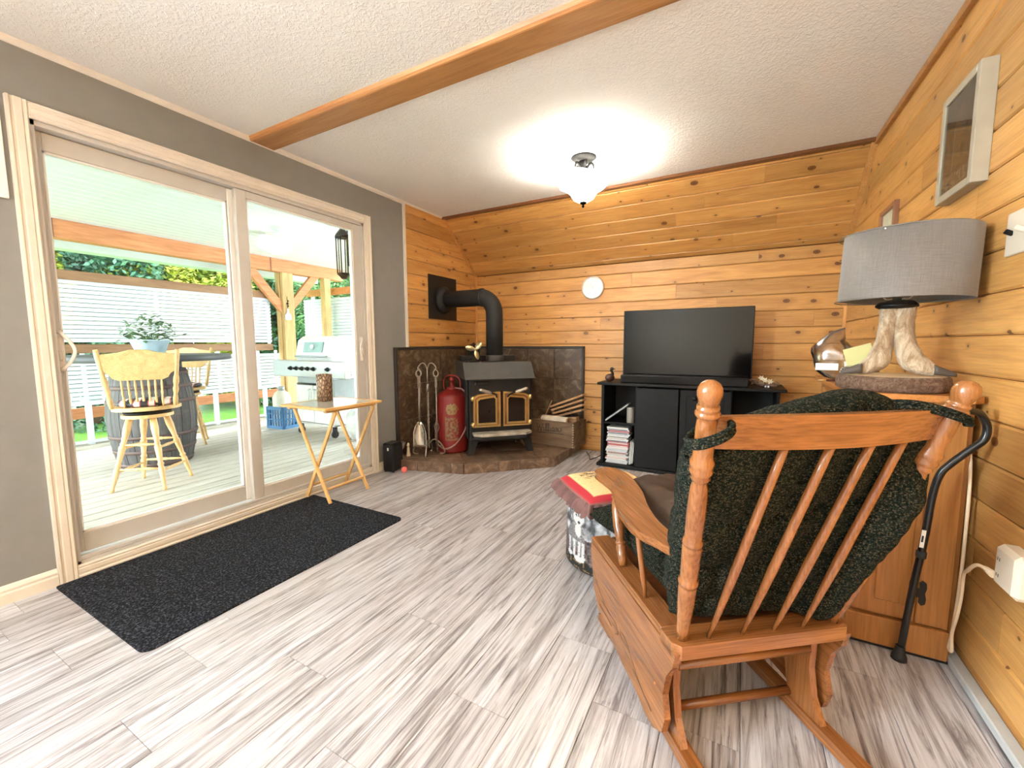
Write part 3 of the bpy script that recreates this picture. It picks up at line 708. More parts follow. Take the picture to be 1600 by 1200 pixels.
B().tube([(.06, -.03, 1.0), (.64, -.03, 1.0)], .012, 10).rod((.08, -.03, 1.0), (.08, .01, 1.005), .007).rod((.62, -.03, 1.0), (.62, .01, 1.005), .007).build('handle', GREYM, lid)
for xk, yk in ((.03, .03), (.67, .03), (.03, .47), (.67, .47)):
    B().lathe([(.045, -.012), (.045, .012)], (xk, yk, .045), X, 16).bx(xk-.02, xk+.02, yk-.02, yk+.02, .08, .142).build('caster', PLAST, bq)
B().bx(.70, .72, -.0, .35, .35, .72, .003).build('side_panel', plain('grill_dark_panel', (.2, .22, .2), .5), bq)
def propane(label, loc, s=1.0, mat=None):
    t = thing('gas_cylinder', label, 'gas cylinder', loc)
    B().lathe([(.1, 0), (.105, .03), (.14, .06), (.152, .12), (.152, .28), (.13, .33), (.07, .36), (.03, .37)], (0, 0, 0), Z, 24).build('tank', mat, t)
    b = B()
    for i in range(14):
        a0 = i*2*PI/16+.3; a1 = (i+1)*2*PI/16+.3
        b.quad((.095*math.cos(a0), .095*math.sin(a0), .35), (.095*math.cos(a1), .095*math.sin(a1), .35), (.09*math.cos(a1), .09*math.sin(a1), .43), (.09*math.cos(a0), .09*math.sin(a0), .43))
    b.build('collar', mat, t)
    B().lathe([(.02, .36), (.02, .41), (.03, .415), (.03, .43)], (0, 0, 0), Z, 12).build('valve', DARKM, t); return t
PT = plain('tank_paint', (.62, .62, .57), .5, var=.15)
propane('weathered white gas cylinder standing right of the barbecue', (-4.05, 3.52, DZ), mat=PT)
# milk crate with jug
cr = thing('milk_crate', 'blue plastic milk crate on the deck left of the barbecue', 'crate', (-5.56, 3.55, DZ), .1)
def crate_side(b, L, along, off):
    def bb(u0, u1, z0, z1):
        if along == 'x': b.bx(u0, u1, off-.008, off+.008, z0, z1)
        else: b.bx(off-.008, off+.008, u0, u1, z0, z1)
    bb(-L, L, .26, .30); bb(-L, L, 0, .04); bb(-L, -L+.03, 0, .3); bb(L-.03, L, 0, .3)
    for i in range(5): bb(-L+.055+i*(2*L-.11)/4-.009, -L+.055+i*(2*L-.11)/4+.009, .04, .26)
    bb(-L, L, .12, .135); bb(-L, L, .2, .21)
for al, of in (('x', -.155), ('x', .155), ('y', -.155), ('y', .155)):
    b = B(); crate_side(b, .163, al, of); b.build('side', BLUEC, cr)
B().bx(-.155, .155, -.155, .155, 0, .012).build('bottom', BLUEC, cr)
jg = thing('storage_jug', 'cream plastic jug with grey cap standing in the blue crate', 'jug', (-5.62, 3.55, DZ+.012))
B().lathe([(.1, 0), (.115, .02), (.115, .4), (.09, .46), (.04, .5)], (0, 0, 0), Z, 20).build('body', plain('cream_plastic', (.8, .76, .66), .5), jg)
B().lathe([(.045, .5), (.045, .55), (.02, .56)], (0, 0, 0), Z, 16).build('cap', GREYM, jg)

# ------------------------------------------------------------------ hearth and tile panels
HZ = .09
hpoly = [(A, 2.64), (-2.01, 2.826), (-1.42, 3.38), (-1.42, D), (A, D)]
def ring_box(poly, z0, z1): return B().prism(poly, (0, 0, z0), X, Y, (0, 0, z1-z0))
hearth = tag(ring_box([(p[0]+(.01 if p[0] > A+.1 else 0)*-1, p[1]+(.012 if p[1] < 4 else 0)) for p in hpoly], 0, HZ-.012).build('hearth_pad', GROUT), 'raised slate tiled hearth pad under the wood stove', 'hearth')
def clip_tile(corners, poly, z0, z1):
    """convex cell clipped by convex polygon -> prism"""
    def clip(sub, a, c):
        out = []; nx, ny = -(c[1]-a[1]), c[0]-a[0]
        f = lambda p: (p[0]-a[0])*nx+(p[1]-a[1])*ny
        for i in range(len(sub)):
            p, q = sub[i], sub[(i+1) % len(sub)]; fp, fq = f(p), f(q)
            if fp >= 0: out.append(p)
            if fp*fq < 0: t = fp/(fp-fq); out.append((p[0]+(q[0]-p[0])*t, p[1]+(q[1]-p[1])*t))
        return out
    s_ = corners
    for i in range(len(poly)):
        s_ = clip(s_, poly[i], poly[(i+1) % len(poly)])
        if len(s_) < 3: return None
    ar = abs(sum(s_[i][0]*s_[(i+1) % len(s_)][1]-s_[(i+1) % len(s_)][0]*s_[i][1] for i in range(len(s_))))/2
    if ar < .0015: return None
    cx_ = sum(p[0] for p in s_)/len(s_); cy_ = sum(p[1] for p in s_)/len(s_)
    return [(p[0]-cx_, p[1]-cy_) for p in s_], (cx_, cy_)
T = .33; ca, sa = math.cos(PI/4), math.sin(PI/4); o_ = (-2.01, 2.826)
for i in range(-6, 8):
    for j in range(-6, 8):
        g = .004
        cs = [(i*T+g, j*T+g), ((i+1)*T-g, j*T+g), ((i+1)*T-g, (j+1)*T-g), (i*T+g, (j+1)*T-g)]
        cs = [(o_[0]+.25+p[0]*ca-p[1]*sa, o_[1]+.25+p[0]*sa+p[1]*ca) for p in cs]
        r_ = clip_tile(cs, hpoly, 0, 0)
        if r_: B().prism(r_[0], (0, 0, -.012), X, Y, (0, 0, .012)).build('tile', TILEH, hearth, (r_[1][0], r_[1][1], HZ))
def edge_tiles(p, q, n_, frac):
    p = Vector((*p, 0)); q = Vector((*q, 0)); d = (q-p); L = d.length; d.normalize(); out = Vector((d.y, -d.x, 0))
    cuts_ = [0]+frac+[1]
    for a, c in zip(cuts_, cuts_[1:]):
        l = (c-a)*L/2-.002; cc = p+d*((a+c)/2*L)
        M = Matrix((d, out, Z)).transposed().to_4x4(); M.translation = cc+out*.0
        me = B().bx(-l, l, -.012, .008, .001, HZ-.001, .001).mesh('edge_tile'); me.materials.append(TILEH)
        link('edge_tile', me, hearth, M)
edge_tiles(hpoly[0], hpoly[1], 3, [.42, .84]); edge_tiles(hpoly[1], hpoly[2], 4, [.05+.32, .60, .99][:2]); edge_tiles(hpoly[2], (-1.42, 3.80), 2, [.7])

# tile heat shield on the two walls
shield = tag(B().bx(A+.012, A+.014, 2.79, D-.02, HZ, 1.045).build('tile_heat_shield', GROUT), 'brown slate tile heat shield with black edge trim behind the stove', 'tile panel')
rows = [(HZ+.002, .395), (.399, .725), (.729, 1.043)]
ycuts = [2.79, 3.09, 3.42, 3.75, D-.02]
for z0, z1 in rows:
    for a, c in zip(ycuts, ycuts[1:]):
        B().box((0, 0, 0), (.012, c-a-.004, z1-z0), bev=.0015).build('tile', TILE, shield, (A+.019, (a+c)/2, (z0+z1)/2))
xcuts = [A+.03, -2.36, -2.03, -1.72, -1.415]
B().bx(A+.025, -1.41, D-.006, D-.004, HZ, 1.045).build('backing', GROUT, shield)
for z0, z1 in rows:
    for a, c in zip(xcuts, xcuts[1:]):
        B().box((0, 0, 0), (c-a-.004, .012, z1-z0), bev=.0015).build('tile', TILE, shield, ((a+c)/2, D-.011, (z0+z1)/2))
b = B(); b.bx(A, A+.03, 2.765, 2.79, HZ-.09+.09, 1.07, .003); b.bx(A, A+.03, 2.79, D, 1.045, 1.07, .003); b.bx(A+.02, -1.39, D-.024, D, 1.045, 1.07, .003); b.bx(-1.415, -1.39, D-.024, D, HZ, 1.07, .003)
b.build('edge_trim', plain('black_edge_trim', (.03, .026, .024), .5), shield)

# ------------------------------------------------------------------ wood stove
C0 = Vector((-1.885, 3.255, HZ)); st = thing('wood_stove', 'black cast iron wood stove with two brass framed glass doors', 'stove', C0, PI/4)
# local X right along the front, Y back
b = B(); b.bx(-.29, .29, .03, .5, .115, .70, .008); b.build('firebox', IRON, st)
for sx in (-1, 1):
    for yy in (.05, .46):
        B().prism([(0, .13), (sx*.075, .13), (sx*.10, 0), (sx*.045, 0), (sx*.03, .06)], (sx*.215, yy-.03, 0), X, Z, (0, .055, 0)).build('leg', IRON, st)
# hood: sloping canopy and lip
b = B(); b.prism([(.0, .695), (-.01, .70), (.10, .84), (.55, .84), (.55, .70)], (-.335, 0, 0), Y, Z, (.65, 0, 0))
b.bx(-.335, .32, -.035, .55, .688, .70, .003); b.build('canopy', STEELD, st)
B().bx(-.29, .26, .44, .58, .84, .89, .004).build('rear_heat_box', BLACKP, st)
B().bx(-.31, -.296, .06, .48, .15, .68, .004).build('side_shield', IRON, st); B().bx(.296, .31, .06, .48, .15, .68, .004).build('side_shield', IRON, st)
OLDBRASS = plain('aged_brass', (.30, .17, .07), .4, .7, var=.3)
for sx, nm in ((-1, 'left'), (1, 'right')):
    x0, x1 = (.012, .262)
    zt0, zt1 = .565, .535
    def P(x, z): return (sx*x, z)
    outer = [P(x0, .258), P(x1, .258), P(x1, zt1), P(x1-.04, zt1+.022), P(x0+.03, zt0+.013), P(x0, zt0+.014)]
    inner = [P(x0+.045, .295), P(x1-.04, .295), P(x1-.04, zt1-.035), P(x1-.06, zt1-.02), P(x0+.06, zt0-.035), P(x0+.045, zt0-.05)]
    mid = [((a[0]*.5+c[0]*.5), (a[1]*.5+c[1]*.5)) for a, c in zip(outer, inner)]
    dr = thing('door', None, None); 
    bpy.data.objects.remove(dr)
    def frame_ring(o1, i1, y0, y1):
        b = B(); n = len(o1)
        r1 = [Vector((p[0], y0, p[1])) for p in o1]; r2 = [Vector((p[0], y1, p[1])) for p in o1]; r3 = [Vector((p[0], y1, p[1])) for p in i1]; r4 = [Vector((p[0], y0, p[1])) for p in i1]
        return b.ring_surface([r1, r2, r3, r4, r1], caps=False, smooth=False)
    dd = frame_ring(outer, inner, .025, -.004).build('door', OLDBRASS, st, label='%s stove door' % nm)
    sc_ = lambda pts, k, c: [(c[0]+(p[0]-c[0])*k, c[1]+(p[1]-c[1])*k) for p in pts]
    cc = (sx*(x0+x1)/2, .41)
    frame_ring(sc_(outer, .985, cc), sc_(outer, .90, cc), -.003, -.014).build('brass_rim', BRASS, dd)
    frame_ring(sc_(inner, 1.12, cc), sc_(inner, .97, cc), -.003, -.012).build('brass_rim', BRASS, dd)
    B().prism(inner, (0, .010, 0), X, Z, (0, .006, 0)).build('glass', plain('sooty_glass', (.018, .012, .010), .15), dd)
    for zz in (.285, .52):
        b = B(); b.rod((sx*.268, -.008, zz-.02), (sx*.268, -.008, zz+.02), .014); b.rod((sx*.262, .0, zz), (sx*.285, .0, zz), .01)
        b.build('hinge', BRASS, dd)
    hp = [(sx*.05, -.02, .53), (sx*.07, -.05, .56), (sx*.11, -.06, .575)]
    B().tube(bez(hp, 5), .008, 8).build('handle_arm', BLACKP, dd)
    dirn = Vector((sx*.10, -.015, .03)).normalized()
    b = B(); b.lathe([(.008, 0), (.014, .01)]+[(.014+.003*((i+1) % 2), .02+.008*i) for i in range(12)]+[(.01, .12)], Vector(hp[-1]), dirn, 10); b.build('coil_handle', NICKEL, dd, label='silver coiled handle')
# ash lip
B().prism([(-.27, .03), (.27, .03), (.27, -.05), (.20, -.10), (-.20, -.10), (-.27, -.05)], (0, 0, .19), X, Y, (0, 0, .022)).build('ash_shelf', plain('ashy_iron', (.32, .28, .23), .8, bump=(60, .4), var=.5), st)
B().prism([(-.275, .03), (.275, .03), (.275, -.055), (.205, -.106), (-.205, -.106), (-.275, -.055)], (0, 0, .165), X, Y, (0, 0, .0245)).build('shelf_rim', IRON, st)
# letter-like raised name plate stays a plain bar
B().bx(-.24, -.12, .0, .035, .64, .665, .003).build('maker_plate', IRON, st)

# flue pipe with elbow, wall collar and plate
fl = thing('flue_pipe', 'matte black flue pipe rising from the stove and elbowing into the wall', 'pipe', (-2.085, 3.47, HZ+.84))
zt = 1.545-(HZ+.84)
pts = [(0, 0, 0), (0, 0, zt-.17)]
pts += [(-.16+.16*math.cos(a), 0, zt-.16+.16*math.sin(a)) for a in [PI/2*i/8 for i in range(1, 9)]]
pts += [(-.62, 0, zt)]
B().tube(pts, .082, 28).build('pipe', PIPE, fl)
B().lathe([(.085, 0), (.087, .01), (.087, .05), (.085, .06)], (0, 0, 0), Z, 28).build('collar', STEELD, fl)
B().lathe([(.083, 0), (.088, .005), (.088, .03), (.083, .034)], (-.12, 0, zt), -X, 28).build('seam_band', PIPE, fl)
B().lathe([(.13, 0), (.132, .02), (.115, .045), (.088, .055)], (A+.026+2.085, 0, zt), X, 32).build('wall_collar', PIPE, fl)
b = B(); b.bx(A+.012, A+.022, 3.245, 3.70, 1.347, 1.78, .002); b.build('wall_thimble_plate', BLACKP, None, label='square matte black plate on the pine wall around the flue', cat='wall plate')
# stove fan
fn = thing('stove_fan', 'small heat powered stove fan with three brass blades on the stove top', 'fan', (-2.165, 3.235, HZ+.84), PI/4)
B().bx(-.045, .045, -.03, .05, 0, .012, .003).bx(-.02, .02, .0, .03, .012, .06, .002).build('base', BLACKP, fn)
B().tube([(-.07, -.02, .0), (-.06, -.02, .04), (0, -.02, .058), (.06, -.02, .04), (.07, -.02, .0)], .004, 6).build('carry_bow', BLACKP, fn)
b = B()
for i in range(9): b.bx(-.06+.014*i, -.056+.014*i, .0, .05, .06, .18-abs(i-4)*.008, .001)
b.bx(-.06, .06, .0, .05, .055, .065); b.build('cooling_fins', BLACKP, fn)
B().lathe([(.008, 0), (.012, .01), (.012, .05), (.006, .06)], (0, 0, .115), (0, -1, 0), 14).build('hub', NICKEL, fn)
for a in (math.radians(165), math.radians(50), math.radians(-72)):
    b = B(); d = Vector((math.cos(a), 0, math.sin(a))); pp = d.cross(Vector((0, 1, 0)))
    rings = []
    for k in range(9):
        t = k/8; w_ = .006+.02*math.sin(PI*min(1, t*.95+.05))**.7; tw = .5
        c_ = Vector((0, -.052, .115))+d*(.008+.085*t)
        e = pp*math.cos(tw)+Vector((0, 1, 0))*math.sin(tw); nrm = d.cross(e)*.0012
        rings.append([c_-e*w_-nrm, c_+e*w_-nrm, c_+e*w_+nrm, c_-e*w_+nrm])
    b.ring_surface(rings).build('blade', plain('pale_brass', (.85, .75, .45), .3, .8), fn)

# ------------------------------------------------------------------ fireplace tool set
TS_DZ = 0
ts = thing('fireplace_tool_set', 'wrought iron fireplace tool stand with twisted post and scroll feet on the hearth', 'tool stand', (-2.47, 2.93, HZ))
def helix(p0, p1, r, turns, n=60, ph=0):
    p0 = Vector(p0); p1 = Vector(p1); return [p0.lerp(p1, i/n)+Vector((r*math.cos(ph+turns*2*PI*i/n), r*math.sin(ph+turns*2*PI*i/n), 0)) for i in range(n+1)]
b = B()
TA = (3.35, 4.15, .25, 1.15)
for ph in (0, PI): b.tube(helix((0, 0, .12), (0, 0, .60), .006, 7, 60, ph), .006, 6)
b.rod((0, 0, .06), (0, 0, .12), .011).lathe([(.013, 0), (.013, .07)], (0, 0, .58), Z, 10).rod((0, 0, .64), (0, 0, .80), .006)
b.build('post', IRONW, ts)
for i in range(4):
    a = i*PI/2+.5; c, s_ = math.cos(a), math.sin(a)
    B().tube(bez([(0, 0, .10), (.05*c, .05*s_, .14), (.11*c, .11*s_, .10), (.145*c, .145*s_, .03), (.125*c, .125*s_, .008), (.10*c, .10*s_, .012)], 6), .0065, 8).build('foot', IRONW, ts)
for i, a in enumerate(TA):
    c, s_ = math.cos(a), math.sin(a)
    B().tube(bez([(0, 0, .78), (.02*c, .02*s_, .83), (.055*c, .055*s_, .835), (.085*c, .085*s_, .80), (.08*c, .08*s_, .775), (.072*c, .072*s_, .785)], 6), .005, 8).build('hook', IRONW, ts)
def tool(name, label, a, kind):
    c, s_ = math.cos(a), math.sin(a)
    t = thing(name, label, 'fireplace tool', (-2.47+.083*c, 2.93+.083*s_, HZ), math.radians(40))
    b = B()
    b.tube([(.022*math.cos(q), .004*math.sin(q), .745+.03*math.sin(q)) for q in [i*2*PI/16 for i in range(16)]], .004, 6, closed=True)
    b.tube(helix((0, 0, .62), (0, 0, .71), .007, 3, 30), .005, 6); b.tube(helix((0, 0, .62), (0, 0, .71), .007, 3, 30, PI), .005, 6)
    b.build('loop_handle', IRONW, t)
    low = {'shovel': .28, 'broom': .3, 'poker': .06, 'tongs': .14}[kind]
    B().rod((0, 0, low), (0, 0, .625), .0055).build('shaft', IRONW, t)
    if kind == 'shovel':
        b = B(); rings = []
        for k in range(9):
            tt = k/8; w_ = .015+.043*min(1, (tt*2.4)**.6); z = .31-.235*tt
            rings.append([Vector((-w_, -.014-(.012 if tt > 0 else 0), z)), Vector((-w_*.85, -.004, z)), Vector((0, -.001, z)), Vector((w_*.85, -.004, z)), Vector((w_, -.014-(.012 if tt > 0 else 0), z)), Vector((w_*.85, .0, z)), Vector((0, .003, z)), Vector((-w_*.85, .0, z))])
        b.ring_surface(rings).build('scoop', plain('polished_steel', (.8, .78, .7), .18, .95), t)
    if kind == 'broom':
        B().lathe([(.02, 0), (.03, .02), (.035, .06), (.045, .2)], (0, 0, .30), -Z, 12, sx=1).build('bristles', plain('black_bristle', (.03, .028, .025), .9), t)
    if kind == 'poker':
        B().tube([(0, 0, .065), (0, 0, .03)], [.006, .001], 8).tube(bez([(0, 0, .1), (.03, 0, .08), (.035, 0, .11)], 5), .004, 6).build('tip', IRONW, t)
    if kind == 'tongs':
        B().tube(bez([(0, 0, .3), (.02, 0, .24), (-.005, 0, .16), (.012, 0, .09)], 5), .005, 6).tube(bez([(0, 0, .3), (-.02, 0, .24), (.005, 0, .16), (-.012, 0, .09)], 5), .005, 6).build('jaws', IRONW, t)
    return t
tool('ash_shovel', 'hearth shovel with a bright steel scoop hanging on the tool stand', TA[1], 'shovel')
tool('hearth_broom', 'hearth tool hanging behind the shovel on the left of the tool stand', TA[0], 'broom')
tool('fire_poker', 'thin poker hanging on the right of the tool stand', TA[2], 'poker')
tool('fire_tongs', 'log tongs hanging rearmost on the right of the tool stand', TA[3], 'tongs')

# painted vertex colour helper
def paint_mesh(name, rings, mat, fn_, parent=None, closed_u=True):
    """rings: grid of points; fn_(u,v)->rgb"""
    nv, nu = len(rings), len(rings[0]); vs = [p for r in rings for p in r]; fs = []
    for j in range(nv-1):
        for i in range(nu if closed_u else nu-1):
            k = (i+1) % nu; fs.append((j*nu+i, j*nu+k, (j+1)*nu+k, (j+1)*nu+i))
    me = bpy.data.meshes.new(name); me.from_pydata([tuple(v) for v in vs], [], fs)
    ca_ = me.color_attributes.new('Col', 'FLOAT_COLOR', 'POINT')
    for j in range(nv):
        for i in range(nu):
            ca_.data[j*nu+i].color = (*fn_(i/(nu if closed_u else nu-1), j/(nv-1)), 1)
    for p in me.polygons: p.use_smooth = True
    me.materials.append(mat); o = bpy.data.objects.new(name, me); SC.collection.objects.link(o)
    if parent is not None: o.parent = parent
    return o
def ell(u, v, cx_, cy_, rx, ry, rot=0):
    x_, y__ = u-cx_, v-cy_; c, s_ = math.cos(rot), math.sin(rot); return ((x_*c+y__*s_)/rx)**2+((-x_*s_+y__*c)/ry)**2 < 1

# red pressure tank with hose behind the tools
rt = thing('red_pressure_tank', 'tall red metal extinguisher tank with faded gold emblem and hose beside the stove', 'tank', (-2.37, 3.16, HZ))
profT = [(.12, 0), (.143, .008), (.146, .02), (.146, .14), (.150, .145), (.146, .15), (.146, .50), (.143, .53), (.12, .555), (.08, .57), (.05, .59)]
def tank_col(u, v):
    z = v*.59; a = u*2*PI; base = (.19, .011, .010)
    # gold emblem facing the room
    du = (a-math.radians(305)); x_ = du*.13
    q = noise.noise(Vector((x_*60, z*60, 2)))
    if abs(x_) < .055 and .36 < z < .47 and (ell(x_, z, 0, .415, .05, .055)) and q > -.25: return (.22, .16, .06)
    if abs(x_) < .05 and .13 < z < .33 and q > .02: return (.18, .13, .06)
    if abs(x_) < .056 and .12 < z < .34 and (abs(abs(x_)-.053) < .004 or abs(z-.13) < .005 or abs(z-.335) < .004): return (.20, .12, .05)
    return base
rings = []; m_n = 60
for z in [i*.59/59 for i in range(60)]:
    for (ra, za), (rb, zb) in zip(profT, profT[1:]):
        if za <= z <= zb+1e-6: r = ra+(rb-ra)*(z-za)/max(1e-6, zb-za); break
    rings.append([Vector((r*math.cos(2*PI*i/96), r*math.sin(2*PI*i/96), z)) for i in range(96)])
tb = paint_mesh('tank_body', rings, PAINTED, tank_col, rt)
B().lathe([(.05, .575), (.05, .60), (.022, .61), (.02, .66), (.03, .665), (.03, .68), (.012, .70)], (0, 0, 0), Z, 16).build('pump', RED, rt)
B().tube(bez([(-.09, 0, .57), (-.095, 0, .66), (-.05, 0, .71), (.05, 0, .71), (.095, 0, .66), (.09, 0, .57)], 6), .007, 8).build('carry_handle', RED, rt)
B().tube(bez([(.05, -.02, .60), (.13, .0, .58), (.19, .02, .45), (.18, -.03, .25), (.12, -.11, .1), (.02, -.16, .05), (-.08, -.15, .12), (-.12, -.09, .3)], 8), .008, 8).build('hose', plain('dusty_hose', (.26, .13, .11), .6), rt)

# small things left of the hearth
sp = thing('subwoofer_speaker', 'small black box speaker on the floor beside the door casing', 'speaker', (-2.625, 2.63, 0), math.radians(8))
B().bx(-.055, .055, -.07, .07, .006, .25, .012).build('cabinet', PLAST, sp)
B().bx(.0552, .062, -.06, .06, .02, .235, .004).build('grille', plain('speaker_cloth', (.006, .006, .007), .9, bump=(300, .5)), sp)
for sx in (-.04, .04):
    for sy in (-.05, .05): B().rod((sx, sy, 0), (sx, sy, .008), .008).build('foot', RUBBER, sp)
B().bx(-.003, .012, -.0715, -.070, .19, .215).build('control_tab', WHITE_T, sp)
fg = thing('angel_figurine', 'tiny cream figurine standing on the left end of the hearth', 'figurine', (-2.60, 2.80, HZ))
B().lathe([(.018, 0), (.02, .005), (.012, .05), (.014, .07), (.008, .085), (.011, .1), (.009, .115), (.001, .122)], (0, 0, 0), Z, 14).build('body', plain('cream_ceramic', (.75, .66, .52), .4), fg)
B().ball((.0, -.002, .098), .0135, 10).build('head', plain('cream_ceramic_head', (.7, .58, .46), .4), fg)
vs_ = thing('glass_goblet', 'small dusty glass goblet on the hearth behind the speaker', 'glass', (-2.665, 2.78, HZ))
B().lathe([(.03, 0), (.028, .004), (.006, .01), (.005, .05), (.03, .075), (.04, .12), (.038, .125), (.028, .078), (.004, .055)], (0, 0, 0), Z, 18, caps=False).build('bowl', plain('smoky_glass', (.3, .25, .22), .2), vs_)
bl = B().ball((0, 0, .0255), .0255, 18).build('toy_ball', PINKM, None, (-2.49, 2.625, 0), label='small coral pink ball on the floor beside the black speaker', cat='ball')

# wooden crate with firewood
cw = thing('wooden_crate', 'weathered wooden crate with faded dark lettering holding firewood beside the stove', 'crate', (-1.60, 3.90, HZ), math.radians(-6))
CL, CWd, CH = .245, .13, .25
for zz in range(2):
    z0 = .0+zz*.125; fy = -CWd
    B().bx(-CL, CL, fy-.012, fy, z0+.001, z0+.123, .002).build('front_board', CRATEW, cw)
    B().bx(-CL, CL, CWd, CWd+.012, z0+.001, z0+.123, .002).build('rear_board', CRATEW, cw)
b = B(); ex0 = CL-.014
for sx in (-1, 1):
    b = B(); x0, x1 = (sx*CL, sx*(CL-.014))
    for (ya, yb, za, zb) in ((-CWd, CWd, 0, .165), (-CWd, -.045, .165, .21), (.045, CWd, .165, .21), (-CWd, CWd, .21, CH)): b.bx(min(x0, x1), max(x0, x1), ya, yb, za, zb)
    e_ = b.build('end_panel', CRATEW, cw)
    B().bx(sx*CL if sx > 0 else -CL-.01, CL+.01 if sx > 0 else -CL, -CWd, CWd, .0, .022, .002).build('end_cleat', CRATEW, cw)
B().bx(-CL+.014, CL-.014, -CWd, CWd, 0, .01).build('floor_board', CRATEW, cw)
# finger joints at the front right corner
b = B()
for i in range(10): b.bx(CL-.014, CL+.0005, -CWd-.0125, -CWd+.0, .008+i*.024, .018+i*.024)
tag(b.build('finger_joint', plain('end_grain', (.42, .33, .22), .8), cw), kind='stuff')
# faded script lettering as thin flat strokes
def stroke(b, pts, w_=.006): b.tube(bez(pts, 4), [w_*.5]*(4*(len(pts)-1)+1), 4, flat=.12)
b = B(); fy = -CWd-.0122
glyphs = {'W': [[(0, .07), (.012, 0), (.03, .06), (.045, 0), (.065, .075)]], 'i': [[(0, .04), (.005, 0), (.014, .01)], [(.003, .056), (.006, .06)]], 'l': [[(0, 0), (.012, .05), (.014, .078), (.004, .07), (.006, 0), (.018, .01)]],
          'a': [[(.028, .034), (.008, .036), (.002, .012), (.016, .0), (.028, .03), (.028, 0), (.038, .01)]], 'm': [[(0, 0), (.004, .036), (.016, .03), (.017, 0), (.028, .036), (.034, 0), (.042, .01)]], 's': [[(.02, .034), (.006, .03), (.016, .014), (.0, .0)]]}
cx_ = -.16
for ch, adv in (('W', .075), ('i', .022), ('l', .024), ('l', .024), ('i', .022), ('a', .042), ('m', .05), ('s', .03)):
    for g in glyphs[ch]: stroke(b, [(cx_+p[0]*1.0, fy, .135+p[1]+.06*(cx_+.16)) for p in g], .007)
    cx_ += adv
stroke(b, [(-.16, fy, .115), (-.02, fy, .125), (.14, fy, .13)], .005)
b.build('lettering', plain('faded_ink', (.05, .045, .035), .8), cw)
# logs & boards
lg = thing('birch_log', 'round birch log with white bark lying in the crate', 'log', (-1.60, 3.84, HZ+.245), math.radians(-6))
b = B(); b.lathe([(.038, -.15), (.04, -.14), (.041, .0), (.039, .12), (.038, .13)], (0, 0, 0), X, 18); b.build('bark', plain('birch_bark', (.72, .66, .55), .7, var=.2, bump=(40, .3)), lg)
B().lathe([(.034, 0), (.001, .003)], (.131, 0, 0), X, 18).build('cut_end', LOGW, lg)
def kind_stick(nm, label, loc, rz, tilt, L, w_, h_, grp=None, mat=None):
    t = thing(nm, label, 'firewood', loc, rz, grp)
    rot = Matrix.Rotation(-tilt, 3, 'Y')
    b = B(); b.box((0, 0, 0), (L, w_, h_), rot, .002); b.build('stick', mat or LOGW, t); return t
for i in range(4):
    kind_stick('kindling_board', ['topmost split kindling board leaning out of the crate', 'second kindling board from the top leaning out of the crate', 'third kindling board down leaning out of the crate', 'lowest leaning kindling board just above the birch log'][i],
               (-1.52+.012*i, 3.955-.012*i, HZ+.43-.040*i), math.radians(-8-3*i), math.radians(22-1.5*i), .40-.01*i, .075, .020, None)
for i, (dx, dy, rz_, tl) in enumerate(((-.15, .03, .3, .1), (-.19, -.03, 1.2, .2), (-.08, .02, .8, -.15), (-.2, .06, 2.0, .3))):
    kind_stick('bark_scrap', ['bark scrap lying beside the birch log end in the crate', 'leftmost bark scrap at the front of the crate', 'bark scrap closest to the leaning boards', 'bark scrap at the back left corner of the crate'][i], (-1.60+dx, 3.90+dy, HZ+.235), rz_, tl, .12, .03, .012, None, BARK)
kind_stick('kindling_stick', 'single thin stick poking up steeply at the left of the firewood', (-1.735, 3.97, HZ+.335), 0, math.radians(66), .19, .012, .012)
kind_stick('split_log', 'rough split log under the leaning boards at the right of the crate', (-1.50, 3.95, HZ+.235), math.radians(-5), math.radians(6), .20, .07, .06)

# ------------------------------------------------------------------ tray table + candle holder
tt = thing('folding_tray_table', 'light wooden folding tray table with stone-look inlay top on the dark mat', 'table', (-2.47, 1.92, 0))
Tz = .70; gx0, gx1, gy0, gy1 = -.225, .235, -.235, .235
b = B()
b.bx(gx0, gx1, gy0, gy0+.035, Tz-.016, Tz, .004); b.bx(gx0, gx1, gy1-.035, gy1, Tz-.016, Tz, .004); b.bx(gx0, gx0+.035, gy0+.035, gy1-.035, Tz-.016, Tz, .003); b.bx(gx1-.035, gx1, gy0+.035, gy1-.035, Tz-.016, Tz, .003)
b.build('top_frame', TRAYW, tt)
B().bx(gx0+.035, gx1-.035, gy0+.035, gy1-.035, Tz-.013, Tz-.001).build('inlay_panel', INLAY, tt)
for xx_ in (gx0+.03, gx1-.06): B().bx(xx_, xx_+.028, gy0+.03, gy1-.03, Tz-.033, Tz-.0165, .002).build('top_batten', TRAYW, tt)
def bar(b, p, q, w_, t_, up=(0, 1, 0)):
    p = Vector(p); q = Vector(q); d = (q-p); L = d.length; d.normalize(); y__ = Vector(up); y__ = (y__-d*d.dot(y__)).normalized(); x__ = y__.cross(d)
    M = Matrix((x__, y__, d)).transposed(); return b.box((p+q)/2, (w_, t_, L), M, .002)
for ya, yb in ((-.085, -.155), (.245, .16)):
    b = B(); bar(b, (.045, ya, .012), (-.19, yb, Tz-.035), .026, .014); b.build('leg', wood('tray_leg_wood', (.86, .56, .24), (.78, .48, .18), (.62, .34, .1), 'z', .4), tt)
    b = B(); bar(b, (-.225, ya+.02, .012), (.20, yb+.02, Tz-.035), .026, .014); b.build('leg', wood('tray_leg_wood', (.86, .56, .24), (.78, .48, .18), (.62, .34, .1), 'z', .4), tt)
b = B(); bar(b, (.012, -.08, .105), (.012, .245, .105), .012, .024, (1, 0, 0)); b.build('stretcher', TRAYW, tt)
